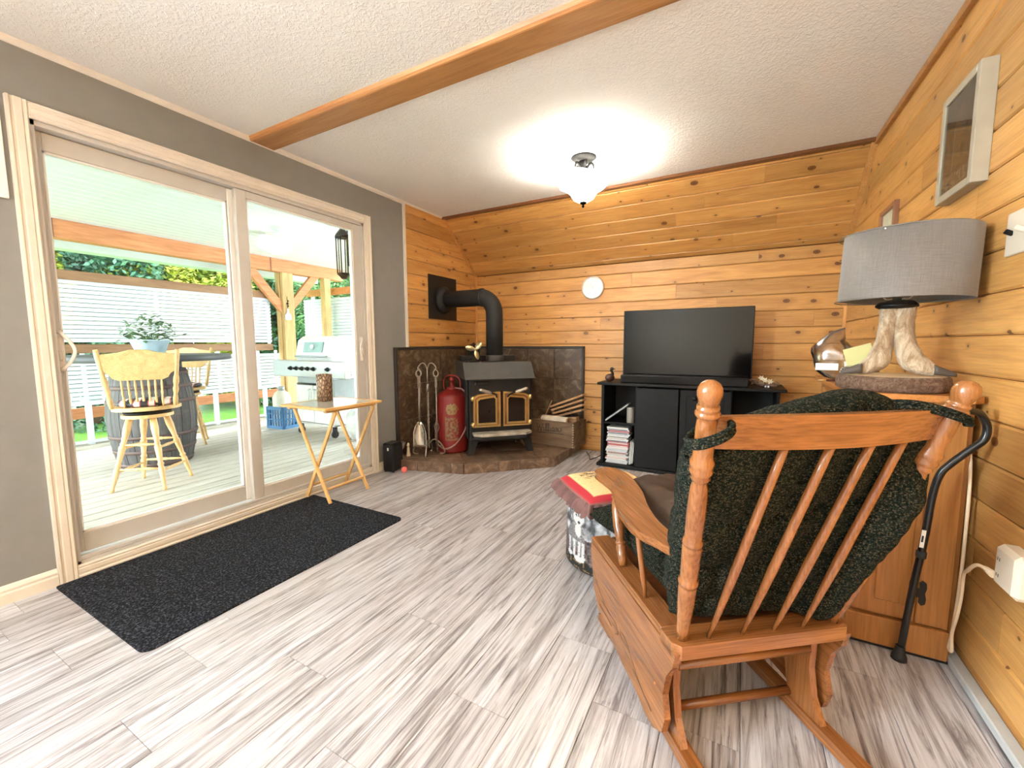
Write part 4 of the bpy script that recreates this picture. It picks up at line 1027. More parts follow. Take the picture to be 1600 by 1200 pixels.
b = B(); bar(b, (-.17, -.06, .105), (-.17, .26, .105), .012, .024, (1, 0, 0)); b.build('stretcher', TRAYW, tt)
ch_ = thing('candle_holder', 'embossed bronze cylinder candle holder on the tray table', 'candle holder', (-2.575, 1.945, Tz))
b = B(); b.lathe([(.05, 0), (.052, .002), (.052, .188), (.049, .19), (.046, .185), (.046, .01), (.0, .008)], (0, 0, 0), Z, 36); b.build('cylinder', CANDLE, ch_)
B().lathe([(.04, .01), (.04, .09), (.001, .095)], (0, 0, 0), Z, 20).build('candle', PAPER, ch_)

# door mat: rounded rectangle
mt_poly = []
mx0, mx1, my0, my1 = -2.69, -1.82, .585, 1.90; rad = .04
for (cx_, cy_, a0) in ((mx1-rad, my1-rad, 0), (mx0+.01, my1-.01, PI/2), (mx0+.01, my0+.01, PI), (mx1-rad, my0+rad, 3*PI/2)):
    rd = rad if cx_ > -2.5 else .01
    for i in range(7): a = a0+i*PI/12; mt_poly.append((cx_+rd*math.cos(a), cy_+rd*math.sin(a)))
tag(B().prism(mt_poly, (0, 0, .0), X, Y, (0, 0, .007)).build('door_mat', MATM), 'large charcoal ribbed doormat on the floor in front of the sliding door', 'mat')

# ------------------------------------------------------------------ media console
CT = .757
cs = thing('media_console', 'low black media console with two doors and open end shelves under the television', 'cabinet', (0, 3.62, 0))
BK = plain('black_laminate', (.0045, .004, .004), .5, bump=(150, .1), spec=.25); BK2 = plain('black_inner', (.004, .004, .004), .7)
B().bx(-1.10, .31, -.04, .42, CT-.022, CT, .004).build('top', BK, cs)
for x0, x1 in ((-1.07, -1.045), (-.775, -.755), (-.06, -.04), (.25, .27)): B().bx(x0, x1, .0, .42, .03, CT-.022, .002).build('side_panel', BK, cs)
B().bx(-1.07, .27, .40, .42, .03, CT-.022).build('back_panel', BK2, cs)
B().bx(-1.10, .30, -.03, .42, .005, .032, .004).build('base', BK, cs)
B().bx(-1.045, -.775, .01, .40, .385, .403, .002).build('shelf', BK, cs)
B().bx(-.04, .25, .01, .40, .385, .403, .002).build('shelf', BK, cs)
for x0, x1, kx in ((-.765, -.425, None), (-.415, -.045, -.305)):
    d_ = B().bx(x0, x1, -.018, .0, .035, CT-.035, .003).build('door', BK, cs)
    if kx: 
        B().bx(x0+.05, x1-.05, -.020, -.018, .08, CT-.08, .003).build('door_panel', BK, d_)
        B().lathe([(.006, 0), (.006, .012), (.016, .016), (.016, .026), (.002, .029)], (kx, -.018, .655), (0, -1, 0), 16).build('knob', PLAST, d_)
# disc cases in stacks
rnd = random.Random(3)
cols = [(.8, .8, .8), (.7, .72, .78), (.35, .1, .1), (.75, .75, .7), (.12, .12, .14), (.6, .15, .15), (.55, .58, .65), (.85, .82, .75)]
DM = [plain('case_%d' % i, c, .3) for i, c in enumerate(cols)]
desc = ['white', 'pale blue-grey', 'dark red', 'off-white', 'black', 'red', 'grey-blue', 'ivory']
z = .034; order = [3, 6, 0, 5, 0, 4, 7, 6, 3, 0, 5, 2, 5, 1, 0, 4, 0, 3, 1, 2, 1, 0]
ORD = 'zeroth first second third fourth fifth sixth seventh eighth ninth tenth eleventh twelfth thirteenth fourteenth fifteenth sixteenth seventeenth eighteenth nineteenth twentieth twenty-first twenty-second twenty-third'.split()
for i, kk in enumerate(order):
    if z > .37: break
    dc = thing('disc_case', 'thin %s disc case, %s in the console shelf stack' % (desc[kk], 'lowest' if i == 0 else ('%s up from the bottom' % ORD[i])), 'disc case', (-.925+rnd.uniform(-.012, .012), 3.70+rnd.uniform(-.008, .008), z), rnd.uniform(-.03, .03), 'disc cases stacked in the console')
    B().bx(-.095, .095, -.068, .068, 0, .0142, .001).build('case', DM[kk], dc)
    B().bx(-.085, .085, -.0686, -.067, .003, .011).build('spine_label', DM[(kk+3) % 8], dc)
    z += .0148
for i in range(3):
    dc = thing('magazine', ['white magazine leaning nearest the disc cases in the lower shelf', 'white magazine in the middle of the leaning three in the lower shelf', 'white magazine leaning against the shelf side in the lower shelf'][i], 'magazine', (-.815+.013*i, 3.72, .034))
    B().box((0, 0, .105), (.006, .15, .21-.012*i), Matrix.Rotation(.05, 3, 'Y')).build('pages', PAPER, dc)
gl = thing('glass_jar', 'tall clear ribbed glass on the upper left shelf of the console', 'glass', (-.825, 3.68, .403))
b = B(); b.lathe([(.03, 0), (.032, .004), (.033, .13), (.035, .135), (.031, .13), (.03, .006)], (0, 0, 0), Z, 24, caps=False); b.build('wall', plain('cloudy_glass', (.55, .53, .48), .1, .3), gl)
pk = thing('plastic_wrapped_folder', 'flat plastic wrapped folder leaning diagonally on the upper left shelf', 'folder', (-.93, 3.68, .41))
rt_ = Matrix.Rotation(math.radians(-38), 3, 'Y')
B().box((.0, 0, .085), (.25, .14, .012), rt_, .002).build('folder', plain('pale_folder', (.5, .52, .55), .25), pk)
B().box((.0, 0, .098), (.24, .15, .004), rt_, .001).build('wrapping', FILM, pk)

# television
tv = thing('television', 'flat black television standing on the console, screen off', 'television', (-.42, 3.80, CT))
B().bx(-.507, .507, -.012, .03, .045, .628, .004).build('housing', PLAST, tv)
B().bx(-.498, .498, -.0135, -.0121, .062, .62).build('screen', SCREEN, tv)
b = B()
for sx in (-.35, .35): b.bx(sx-.012, sx+.012, -.10, .12, 0, .012, .003); b.bx(sx-.012, sx+.012, -.012, .02, .01, .06, .002)
b.build('stand_feet', PLAST, tv)
sb_ = thing('sound_bar', 'long black sound bar lying in front of the television', 'speaker', (-.425, 3.70, CT))
B().bx(-.49, .49, -.045, .04, .0, .068, .008).build('bar_body', PLAST, sb_)
B().bx(-.475, .475, -.0465, -.0451, .006, .06).build('grille', plain('soundbar_cloth', (.006, .006, .006), .95, bump=(400, .5)), sb_)
# duck figurine
dk = thing('goose_figurine', 'small brown goose figurine on the left end of the console', 'figurine', (-1.02, 3.70, CT), .6)
B().ball((0, 0, .035), .035, 16, (1.25, .9, 1)).build('body', plain('brown_figurine', (.07, .032, .024), .3), dk)
B().tube(bez([(.02, 0, .05), (.022, 0, .08), (.012, 0, .10), (.016, 0, .112)], 5), [.016]*5+[.011]*5+[.012]*6, 10).ball((.018, 0, .113), .0155, 12).build('neck', BLACKP, dk)
B().lathe([(.006, 0), (.001, .02)], (.03, 0, .112), X, 8).build('beak', BLACKP, dk)
# driftwood and flowers
dw = thing('driftwood_ornament', 'driftwood piece with pale dried flowers on the right end of the console', 'ornament', (.16, 3.74, CT))
B().tube(bez([(-.09, 0, .035), (-.04, .01, .03), (.02, 0, .022), (.08, -.01, .02), (.10, 0, .03)], 5), [.014+.006*math.sin(i) for i in range(21)], 8).tube(bez([(-.03, 0, .03), (-.06, -.02, .055), (-.09, -.02, .05)], 4), [.008]*9, 6).build('branch', BARK, dw)
for (x_, z_) in ((-.01, .07), (.015, .055), (.05, .045)):
    b = B()
    for i in range(6):
        a = i*PI/3; b.tube([(x_, 0, z_), (x_+.012*math.cos(a), -.008, z_+.012*math.sin(a)), (x_+.024*math.cos(a), -.004, z_+.024*math.sin(a))], [.002, .006, .001], 5)
    b.build('flower', plain('cream_petal', (.75, .66, .5), .7), dw)
B().tube(bez([(.04, 0, .02), (.07, 0, .05), (.085, 0, .08)], 4), .0025, 5).build('twig', LOGW, dw)
B().ball((.02, -.03, .008), .008, 8).ball((.038, -.03, .008), .008, 8).build('pebble', BARNWHITE, dw)
# cable on floor left of console
tag(B().tube(bez([(-1.13, 3.98, .45), (-1.14, 4.0, .2), (-1.12, 3.9, .05), (-1.2, 3.75, .006), (-1.25, 3.86, .006), (-1.33, 4.0, .006)], 8), .004, 6).build('power_cable', PLAST), 'thin black cable trailing down the wall and over the floor left of the console', 'cable')
pd_ = tag(B().bx(-.045, .045, -.03, .03, 0, .012, .003).build('notepad', PAPER), 'small white card lying on the floor left of the console', 'card'); pd_.location = (-1.16, 3.86, 0); pd_.rotation_euler = (0, 0, .4)

# clock
ck = thing('wall_clock', 'round white wall clock with thin silver rim on the pine wall', 'clock', (-1.312, D-.002, 1.648))
B().lathe([(.112, 0), (.114, .012), (.110, .028), (.100, .03), (.098, .02)], (0, 0, 0), -Y, 40).build('rim', plain('clock_rim', (.72, .68, .62), .3, .4), ck)
B().lathe([(.10, .018), (.001, .0185)], (0, 0, 0), -Y, 40).build('face', plain('clock_face', (.93, .92, .9), .4, var=.01), ck)
b = B()
for i in range(12):
    a = i*PI/6; b.box((.083*math.cos(a), -.0195, .083*math.sin(a)), (.010, .001, .0025), Matrix.Rotation(-a, 3, 'Y'))
b.build('hour_marks', plain('pale_marks', (.55, .53, .5), .5), ck)
b = B(); b.box((.015, -.021, .015), (.05, .001, .004), Matrix.Rotation(-.8, 3, 'Y')); b.box((-.02, -.022, .02), (.07, .001, .003), Matrix.Rotation(-2.3, 3, 'Y')); b.lathe([(.005, .02), (.005, .024)], (0, 0, 0), -Y, 10)
b.build('hands', plain('grey_hands', (.4, .38, .36), .5), ck)

# ------------------------------------------------------------------ ceiling lights
FIXT = plain('dark_bronze', (.0014, .0013, .0012), .7, 0, spec=.03)
def ceiling_lamp(label, loc, energy):
    t = thing('ceiling_light', label, 'light', loc, .3)
    B().lathe([(.085, 0), (.088, -.006), (.075, -.012), (.07, -.02), (.03, -.024), (.001, -.026)], (0, 0, 0), Z, 32).build('canopy', FIXT, t)
    b = B()
    b.lathe([(.03, -.022), (.014, -.06), (.009, -.075), (.009, -.16)], (0, 0, 0), Z, 14)
    for i in range(5):
        a = i*2*PI/5; c, s_ = math.cos(a), math.sin(a)
        b.tube(bez([(.012*c, .012*s_, -.12), (.03*c, .03*s_, -.06), (.06*c, .06*s_, -.045), (.07*c, .07*s_, -.08)], 5), [.004+.006*math.sin(PI*i2/15) for i2 in range(16)], 8)
    b.build('leaf_stem', FIXT, t)
    rings = []; n = 48
    for (r, z_) in ((.001, -.30), (.03, -.298), (.07, -.275), (.095, -.235), (.13, -.205), (.165, -.185), (.18, -.16), (.172, -.135), (.155, -.13), (.15, -.135), (.16, -.16), (.12, -.2)):
        rings.append([Vector((r*(1+.02*math.cos(3*2*PI*i/n))*math.cos(2*PI*i/n), r*(1+.02*math.cos(3*2*PI*i/n))*math.sin(2*PI*i/n), z_+(.012*math.cos(3*2*PI*i/n) if r > .14 else 0))) for i in range(n)])
    B().ring_surface(rings, caps=False).build('glass_bowl', BOWL, t)
    B().lathe([(.001, -.335), (.008, -.33), (.009, -.322), (.004, -.315), (.022, -.305), (.024, -.298), (.001, -.296)], (0, 0, 0), Z, 18).build('finial', FIXT, t)
    for i in range(3):
        a = 2*PI*i/3+.5
        ld = bpy.data.lights.new('bulb_light', 'POINT'); ld.energy = energy/3; ld.color = (1, .94, .84); ld.shadow_soft_size = .03
        lo = bpy.data.objects.new('bulb_light', ld); SC.collection.objects.link(lo); lo.location = (loc[0]+.10*math.cos(a), loc[1]+.10*math.sin(a), loc[2]-.185)
ceiling_lamp('semi flush ceiling light with lit white glass bowl and bronze leaves', (-1.003, 2.876, H), 20)
ceiling_lamp('semi flush ceiling light added behind the viewer to brighten the room', (-1.7, -1.0, H), 34)  # second fixture, added out of view as fill light

# ------------------------------------------------------------------ right wall items
fr1 = thing('picture_frame', 'deep pale frame with a brown woodland picture hanging high on the right wall', 'picture', (R, 2.19, 1.835))
b = B(); hw, hh, dp = .15, .197, .045
for (ya, yb, za, zb) in ((-hw, -hw+.028, -hh, hh), (hw-.028, hw, -hh, hh), (-hw+.028, hw-.028, hh-.028, hh), (-hw+.028, hw-.028, -hh, -hh+.028)): b.bx(-dp, 0, ya, yb, za, zb, .002)
b.build('frame', plain('pale_frame', (.40, .34, .25), .5), fr1)
def pic(u, v):
    q = noise.noise(Vector((u*9, v*12, 1))); q2 = noise.noise(Vector((u*30, v*22, 5)))
    c = .08+.10*(q+.5)+.10*max(0, q2)
    col = (c*1.25, c*.9, c*.65)
    if ell(u, v, .45, .52, .12, .30, .1): col = (.26+.2*q2, .17+.12*q2, .10)
    if ell(u, v, .5, .8, .08, .07): col = (.34, .18, .14)
    if abs(u-.32) < .02 and .2 < v < .7: col = (.5, .42, .3)
    if v < .2 and q2 > .1: col = (.5, .42, .36)
    return col
g = [[Vector((-.036, hw*.83-2*hw*.83*(i/40), -hh*.87+2*hh*.87*j/50)) for i in range(41)] for j in range(51)]
paint_mesh('picture_print', g, PRINTP, pic, fr1, False)
B().bx(-.041, -.040, -hw+.02, hw-.02, -hh+.02, hh-.02).build('glazing', GLASS, fr1)
fr2 = thing('picture_frame', 'small reddish brown picture frame behind the lamp shade', 'picture', (R, 3.12, 1.70)); fr2.rotation_euler = (math.radians(0), 0, 0)
b = B()
for (ya, yb, za, zb) in ((-.14, -.115, -.1, .15), (.115, .14, -.1, .15), (-.115, .115, .125, .15), (-.115, .115, -.1, -.075)): b.bx(-.022, 0, ya, yb, za, zb, .002)
b.build('frame', plain('red_brown_frame', (.28, .12, .06), .45), fr2)
B().bx(-.008, -.001, -.115, .115, -.075, .125).build('mount', plain('mount_card', (.6, .58, .42), .6), fr2)
sw = thing('light_switch', 'cream double switch plate with black toggle at the right wall', 'switch', (R, 1.815, 1.42))
B().bx(-.007, 0, -.062, .06, -.064, .064, .003).build('plate', ORN, sw)
for yy in (.025, -.03): B().box((-.014, yy, .004), (.022, .008, .014), Matrix.Rotation(.5, 3, 'Y'), .002).build('toggle', DARKM if yy > 0 else ORN, sw)
ot = thing('wall_outlet', 'cream plug-in adapter block on the outlet low on the right wall', 'outlet', (R, 1.56, .49))
B().bx(-.008, 0, -.05, .05, -.075, .075, .003).build('plate', ORN, ot)
B().bx(-.06, -.008, -.05, .055, -.06, .06, .012).build('adapter_block', ORN, ot)
b = B()
for zz in (-.03, .015):
    for dy in (-.008, .008): b.bx(-.0606, -.0595, .03+dy*.6-.0012, .03+dy*.6+.0012, zz, zz+.009)
b.build('socket_slots', BLACKP, ot)
cdp = bez([(.645, 1.615, .455), (.63, 1.66, .455), (.64, 1.74, .40), (.655, 1.80, .36), (.662, 1.82, .28), (.655, 1.815, .21), (.66, 1.85, .13), (.66, 1.84, .075), (.66, 1.862, .075), (.668, 1.872, .12), (.672, 1.868, .25), (.674, 1.868, .45), (.68, 1.90, .7), (.685, 2.0, .90)], 8)
CORDM = plain('cream_cord', (.8, .62, .42), .5)
cordt = thing('lamp_cord', 'cream power cord looping from the outlet down behind the pine cabinet', 'cord')
B().tube(cdp, .005, 8).build('wire', CORDM, cordt)
B().lathe([(.011, 0), (.008, .03), (.006, .04)], (.645, 1.61, .455), (-.1, 1, 0), 10).build('plug', CORDM, cordt)

# pine cabinet
cbx0, cbx1, cby0, cby1, cbh = .385, .69, 1.88, 2.72, .925
cb = thing('pine_cabinet', 'honey pine cabinet with black iron hinges standing against the right wall', 'cabinet', ((cbx0+cbx1)/2, (cby0+cby1)/2, 0))
cb_o = cb.location
def cbb(b, x0, x1, y0, y1, z0, z1, bev=.003): return b.bx(x0-cb_o.x, x1-cb_o.x, y0-cb_o.y, y1-cb_o.y, z0, z1, bev)
b = B(); b.prism([(cbx0-.03-cb_o.x, cby0+.03-cb_o.y), (cbx0+.0-cb_o.x, cby0-.025-cb_o.y), (cbx1-.03-cb_o.x, cby0-.03-cb_o.y), (cbx1-cb_o.x, cby0-.0-cb_o.y), (cbx1-cb_o.x, cby1-cb_o.y), (cbx0-.03-cb_o.x, cby1-cb_o.y)], (0, 0, cbh-.022), X, Y, (0, 0, .022)); b.build('top', wood('cabinet_top', (.5, .22, .06), (.43, .17, .04), (.32, .12, .03), 'y', .35), cb)
b = B(); cbb(b, cbx0, cbx1-.012, cby0+.016, cby1, .0, cbh-.022); b.build('carcass', CABW, cb)
b = B(); cbb(b, .575, .662, cby0, cby0+.016, .12, cbh-.022); b.build('stile', CABW, cb)
d_ = B(); cbb(d_, .40, .573, cby0-.001, cby0+.016, .125, cbh-.03); dd = d_.build('door', CABW, cb)
b = B(); cbb(b, .46, .555, cby0-.005, cby0, .18, cbh-.09, .004); b.build('door_panel', CABW, dd)
b = B(); cbb(b, cbx0-.004, .664, cby0-.010, cby0+.016, .012, .115, .003); b.build('plinth', CABW, cb)
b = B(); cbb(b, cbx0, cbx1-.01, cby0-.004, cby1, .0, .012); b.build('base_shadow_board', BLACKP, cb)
for zz in (.235, .78):
    b = B(); hy = cby0-.005-cb_o.y; hx = .574-cb_o.x
    for sx in (-1, 1): b.prism([(sx*.004, -.035), (sx*.012, -.045), (sx*.022, -.038), (sx*.024, -.02), (sx*.02, 0), (sx*.024, .02), (sx*.022, .038), (sx*.012, .045), (sx*.004, .035), (sx*.006, .015), (sx*.006, -.015)], (hx, hy, zz), X, Z, (0, .004, 0))
    b.bx(hx-.008, hx+.008, hy-.002, hy+.004, zz-.016, zz+.016); b.build('hinge', BLACKP, dd)
# left end door side detail: two vertical rails on the side facing the room
for yy in (1.95, 2.62):
    b = B(); cbb(b, cbx0-.006, cbx0, yy, yy+.06, .1, cbh-.05); b.build('side_stile', CABW, cb)

# cane
cn = tag(B().tube(bez([(.532, 1.834, .03), (.545, 1.825, .25), (.56, 1.815, .45), (.568, 1.81, .60), (.578, 1.802, .675), (.60, 1.80, .715), (.64, 1.80, .765), (.668, 1.80, .80), (.672, 1.80, .84), (.655, 1.79, .875), (.635, 1.775, .888), (.60, 1.75, .893)], 6), .0105, 12).build('walking_cane_shaft', plain('cane_black', (.012, .012, .013), .25)), None, None)
cane = thing('walking_cane', 'black offset handled walking cane leaning against the pine cabinet', 'cane', (.53, 1.834, 0))
cn.name = 'shaft'; cn.parent = cane; cn.location = (-.53, -1.834, 0)
B().lathe([(.022, 0), (.021, .015), (.014, .03), (.013, .05)], (0, 0, 0), (.02, -.01, 1), 16).build('rubber_tip', RUBBER, cane)
B().lathe([(.013, 0), (.014, .004), (.014, .02), (.012, .024)], (.026, -.017, .385), (.04, -.02, 1), 14).build('lock_ring', RUBBER, cane)
B().box((.0225, -.0320, .455), (.011, .001, .06), Matrix.Rotation(.06, 3, 'Y')).build('label_sticker', PAPER, cane)
b = B(); b.box((.0215, -.0327, .455), (.005, .0008, .022), Matrix.Rotation(.06, 3, 'Y')); b.build('sticker_print', BLACKP, cane)

# lamp on log slice
SLZ = cbh; sc0 = (.495, 2.035)
slc = thing('wood_slice', 'thick round slice of log with bark edge on the pine cabinet under the lamp', 'wood slice', (sc0[0], sc0[1], SLZ))
n = 56; rings = []
for (r, z_) in ((.150, 0), (.160, .006), (.163, .028), (.158, .048), (.152, .053)):
    rings.append([Vector(((r+.004*noise.noise(Vector((math.cos(2*PI*i/n)*6, math.sin(2*PI*i/n)*6, z_*30))))*math.cos(2*PI*i/n), (r+.004*noise.noise(Vector((math.cos(2*PI*i/n)*6, math.sin(2*PI*i/n)*6, z_*30))))*math.sin(2*PI*i/n), z_)) for i in range(n)])
B().ring_surface(rings).build('bark_edge', BARK, slc)
B().lathe([(.148, .0532), (.001, .0545)], (0, 0, 0), Z, 40, caps=False).build('cut_face', plain('pale_cut_wood', (.66, .5, .33), .6, var=.12), slc)
SZ = SLZ+.055
lp = thing('table_lamp', 'deer hoof table lamp with wide grey drum shade on the pine cabinet', 'lamp', (sc0[0], sc0[1], SZ))
def fleg(pts, rs, nm='leg'):
    P_ = bez(pts, 6); m_l = len(P_); rsx = [rs[min(len(rs)-1, int(i/6))]*(1-(i/6) % 1)+rs[min(len(rs)-1, int(i/6)+1)]*((i/6) % 1) for i in range(m_l)]
    rsx = [r*(1+.07*noise.noise(P_[i]*35)) for i, r in enumerate(rsx)]
    b = B(); b.tube(P_, rsx, 18); return b.build(nm, FUR, lp)
# local coordinates relative to lamp base
L1 = [(-.018, .0, .245), (-.020, .0, .19), (-.026, .0, .13), (-.034, -.005, .085), (-.045, -.01, .05), (-.075, -.02, .028), (-.105, -.03, .014)]
L2 = [(.022, -.008, .245), (.022, -.01, .19), (.026, -.012, .13), (.036, -.018, .085), (.05, -.028, .05), (.08, -.04, .03), (.11, -.05, .014)]
lg1 = fleg(L1, [.030, .027, .026, .032, .036, .028, .015]); lg2 = fleg(L2, [.031, .029, .029, .035, .037, .028, .016])
def hoof(parent, x_, y__, sx):
    b = B()
    for off in (-.012, .012):
        rings = []
        for k in range(7):
            t = k/6; cxh = x_+sx*(.058*t); r = .017*(1-.75*t)+.002; 
            rings.append([Vector((cxh, y__+off+r*.8*math.cos(q), max(0.0, .004+r+ r*math.sin(q)*1.0-.004*t))) for q in [i*2*PI/10 for i in range(10)]])
        b.ring_surface(rings)
    b.build('hoof', plain('grey_hoof', (.085, .07, .06), .5), parent)
hoof(lg1, -.095, -.028, -1); hoof(lg2, .098, -.048, 1)
B().lathe([(.048, .240), (.062, .247), (.062, .254), (.052, .266), (.046, .268)], (0, 0, 0), Z, 8).build('collar_plate', PLAST, lp)
b = B(); b.lathe([(.012, .266), (.012, .30), (.017, .31), (.017, .35)], (0, 0, 0), Z, 14)
for sx in (-1, 1): b.tube(bez([(sx*.012, 0, .275), (sx*.04, 0, .285), (sx*.075, 0, .38), (sx*.04, 0, .50), (0, 0, .515)], 6), .0025, 6)
b.build('harp', NICKEL, lp)
z0s = 1.252-SZ; z1s = 1.487-SZ; r0s, r1s = .186, .184
B().lathe([(r0s, z0s), (r1s, z1s), (r1s-.003, z1s), (r0s-.003, z0s), (r0s, z0s)], (.005, .0, 0), Z, 64, caps=False).build('shade', SHADE, lp)
lp.children[-1].rotation_euler = (0, math.radians(1.5), 0)
RIMG = plain('rim_grey', (.2, .18, .16), .5)
for r_, z_ in ((r0s, z0s), (r1s, z1s)): B().tube([(.005+r_*math.cos(a), r_*math.sin(a), z_) for a in [i*2*PI/48 for i in range(48)]], .002, 6, closed=True).build('shade_rim', RIMG, lp)
b = B()
for a in (0, 2.1, 4.2): b.rod((0, 0, .515), (.005+r1s*math.cos(a), r1s*math.sin(a), z1s-.006), .002, n=6)
b.ball((0, 0, .52), .008, 8).build('spider', NICKEL, lp)
B().ball((0, 0, .385), .03, 14, (1, 1, 1.3)).build('bulb', PAPER, lp)
# papers, bag, pen at left of lamp
b = B(); rnd = random.Random(11); nu, nv = 22, 12; rings = []
for j in range(nv):
    t = j/(nv-1); q = math.sin(PI*min(1, t*1.02))**.5
    rings.append([Vector(((.115*q+.004)*math.cos(a)*(1+.16*noise.noise(Vector((math.cos(a)*3, math.sin(a)*3, t*4)))), (.07*q+.004)*math.sin(a)*(1+.2*noise.noise(Vector((math.cos(a)*3, math.sin(a)*3, t*4+9)))), (.19-.05*math.cos(a))*t)) for a in [i*2*PI/nu for i in range(nu)]])
pb = thing('plastic_bag', 'crumpled clear plastic bag on the cabinet left of the lamp', 'bag', (.40, 2.30, SLZ))
B().ring_surface(rings, caps=False).build('film', FILM, pb)
B().bx(-.11, -.03, -.066, -.064, .055, .085).build('label', PAPER, pb)
bb_ = thing('blue_packet', 'dark blue packet inside clear wrapping left of the wood slice', 'packet', (.405, 2.16, SLZ), .3)
B().lathe([(.03, 0), (.045, .01), (.05, .035), (.04, .06), (.01, .066)], (0, 0, 0), Z, 14, sx=.8).build('packet', plain('navy_plastic', (.03, .05, .12), .25), bb_)
B().lathe([(.04, 0), (.052, .012), (.055, .036), (.045, .068), (.02, .08)], (0, 0, 0), Z, 14, sx=.8).build('wrapping', FILM, bb_)
pn = thing('pen', 'brown pen with gold tip poking off the left edge of the cabinet', 'pen', (.345, 2.12, SLZ+.02), math.radians(185))
B().lathe([(.004, -.07), (.0045, -.06), (.0045, .03), (.004, .032)], (0, 0, 0), X, 10).build('barrel', plain('maroon', (.08, .015, .012), .3), pn)
B().lathe([(.004, 0), (.0035, .012), (.0008, .028)], (.032, 0, 0), X, 10).build('tip', BRASS, pn)
nt = thing('yellow_note', 'yellow note propped behind the lamp beside a white envelope', 'note', (.43, 2.19, SLZ+.06), .25)
B().box((0, 0, .055), (.10, .002, .09), Matrix.Rotation(-.3, 3, 'Y')).build('sheet', YELLOW, nt)
ev = thing('envelope', 'white envelope standing below the yellow note', 'envelope', (.43, 2.20, SLZ), .25)
B().box((0, .004, .05), (.09, .002, .10), Matrix.Rotation(-.1, 3, 'Y')).build('sheet', PAPER, ev)

# ------------------------------------------------------------------ calendar at the left edge
cal = thing('wall_calendar', 'pale paper calendar hanging on the grey wall left of the door', 'calendar', (A, .42, 1.88))
B().bx(0.001, .012, -.18, .165, -.17, .20, .002).build('page', PAPER, cal)
B().bx(0.012, .014, -.17, .155, .15, .19).build('binding', plain('lavender_band', (.6, .58, .66), .5), cal)

# ------------------------------------------------------------------ ottoman with cushion
of = thing('round_ottoman', 'round storage ottoman printed with a husky dog in the snow', 'ottoman', (-.535, 2.045, 0))
def husky(u, v):
    q = noise.noise(Vector((u*110, v*26, 1))); q2 = noise.noise(Vector((u*34, v*10, 7))); q3 = noise.noise(Vector((u*200, v*50, 3)))
    c = max(.02, .085+.16*q+.06*q3); col = (c*1.15, c*.85, c*.8)
    if v > .46+.05*q2: c = max(.04, .24+.5*q2+.2*q); col = (c, c, c*1.04)
    if v > .5 and abs(math.sin((u*60+v*3)))**18 > .5: col = (.06, .065, .075)
    if v < .17+.05*q2: col = (.012, .012, .013) if q < .28 else (.2, .13, .05)
    x_ = (u-.655)/.12
    W, G, K = (.52, .52, .53), (.14, .13, .135), (.008, .008, .01)
    fur = .10+.12*(q3+.5); F = (fur, fur*.96, fur*.97)
    if abs(x_) < 1.0:
        if ell(x_, v, .02, .50, .34, .17): col = F if q > -.15 else (.32, .3, .3)
        if ell(x_, v, -.22, .44, .20, .15): col = F
        for lx in (-.30, -.06, .16, .30):
            if abs(x_-lx-.12*(.4-v)) < .055 and .2 < v < .42: col = W if q3 > -.35 else F
        if ell(x_, v, -.26, .20, .13, .035) or ell(x_, v, .16, .18, .20, .04): col = W
        if ell(x_, v, .10, .57, .13, .09): col = (.55, .53, .52)
        if ell(x_, v, .08, .75, .30, .115): col = F
        for ex_, dr in ((-.14, -1), (.28, 1)):
            if abs(x_-ex_-dr*.02) < .085*(1-(v-.83)/.11) and .83 < v < .94: col = G
        if ell(x_, v, .00, .735, .13, .075) or ell(x_, v, .20, .735, .12, .075) or ell(x_, v, .12, .69, .13, .065): col = W
        if abs(x_-.1) < .035 and v > .76 and ell(x_, v, .08, .75, .30, .115): col = G
        for ex_ in (.015, .20):
            if ell(x_, v, ex_, .765, .038, .013): col = K
        if ell(x_, v, .125, .68, .048, .02): col = K
    return col
rings = []
for j in range(90):
    t = j/89; z_ = .36*t; r = .235-.02*(1-min(1, t/.05))**2-.008*t
    rings.append([Vector((r*math.cos(2*PI*i/240), r*math.sin(2*PI*i/240), z_)) for i in range(240)])
paint_mesh('body', rings, PRINT, husky, of)
B().lathe([(.227, .36), (.215, .372), (.001, .375)], (0, 0, 0), Z, 48, caps=False).lathe([(.2, 0.001), (.001, .001)], (0, 0, 0), Z, 32, caps=False).build('lid', plain('grey_lid', (.2, .19, .19), .8), of)
pc = thing('tapestry_cushion', 'square cream tapestry cushion with red border and pink ruffle on the ottoman', 'cushion', (-.545, 2.0, .374), math.radians(43))
PW = .20
def cush_col(u, v):
    x_, y__ = u*2-1, v*2-1; e = max(abs(x_), abs(y__))
    q = noise.noise(Vector((u*14, v*14, 3)))
    if e > .975: return (.2, .13, .10)
    if e > .83: return (.42, .018, .03)
    col = (.78, .56, .27)
    # two dark game-bird sprays
    for cxp, cyp in ((.35, .70), (.68, .62)):
        d = math.hypot(u-cxp, v-cyp)
        if d < .15 and q+noise.noise(Vector((u*40, v*40, 1))) > .0: col = (.2, .14, .08)
    if e < .78 and noise.noise(Vector((u*25, v*25, 8))) > .38: col = (.5, .42, .2)
    return col
top = []; G_ = 60
for j in range(G_+1):
    row = []
    for i in range(G_+1):
        x_, y__ = i/G_*2-1, j/G_*2-1; hgt = .045*max(0, (1-x_**4))**.5*max(0, (1-y__**4))**.5
        row.append(Vector((x_*PW*(1-.05*y__*y__), y__*PW*(1-.05*x_*x_), .012+hgt)))
    top.append(row)
paint_mesh('cover', top, PRINT, cush_col, pc, False)
bot = [[Vector((p.x, p.y, max(.002, .012-(p.z-.012)*.25))) for p in row] for row in top]
paint_mesh('underside', bot, PRINT, lambda u, v: (.2, .13, .1), pc, False)
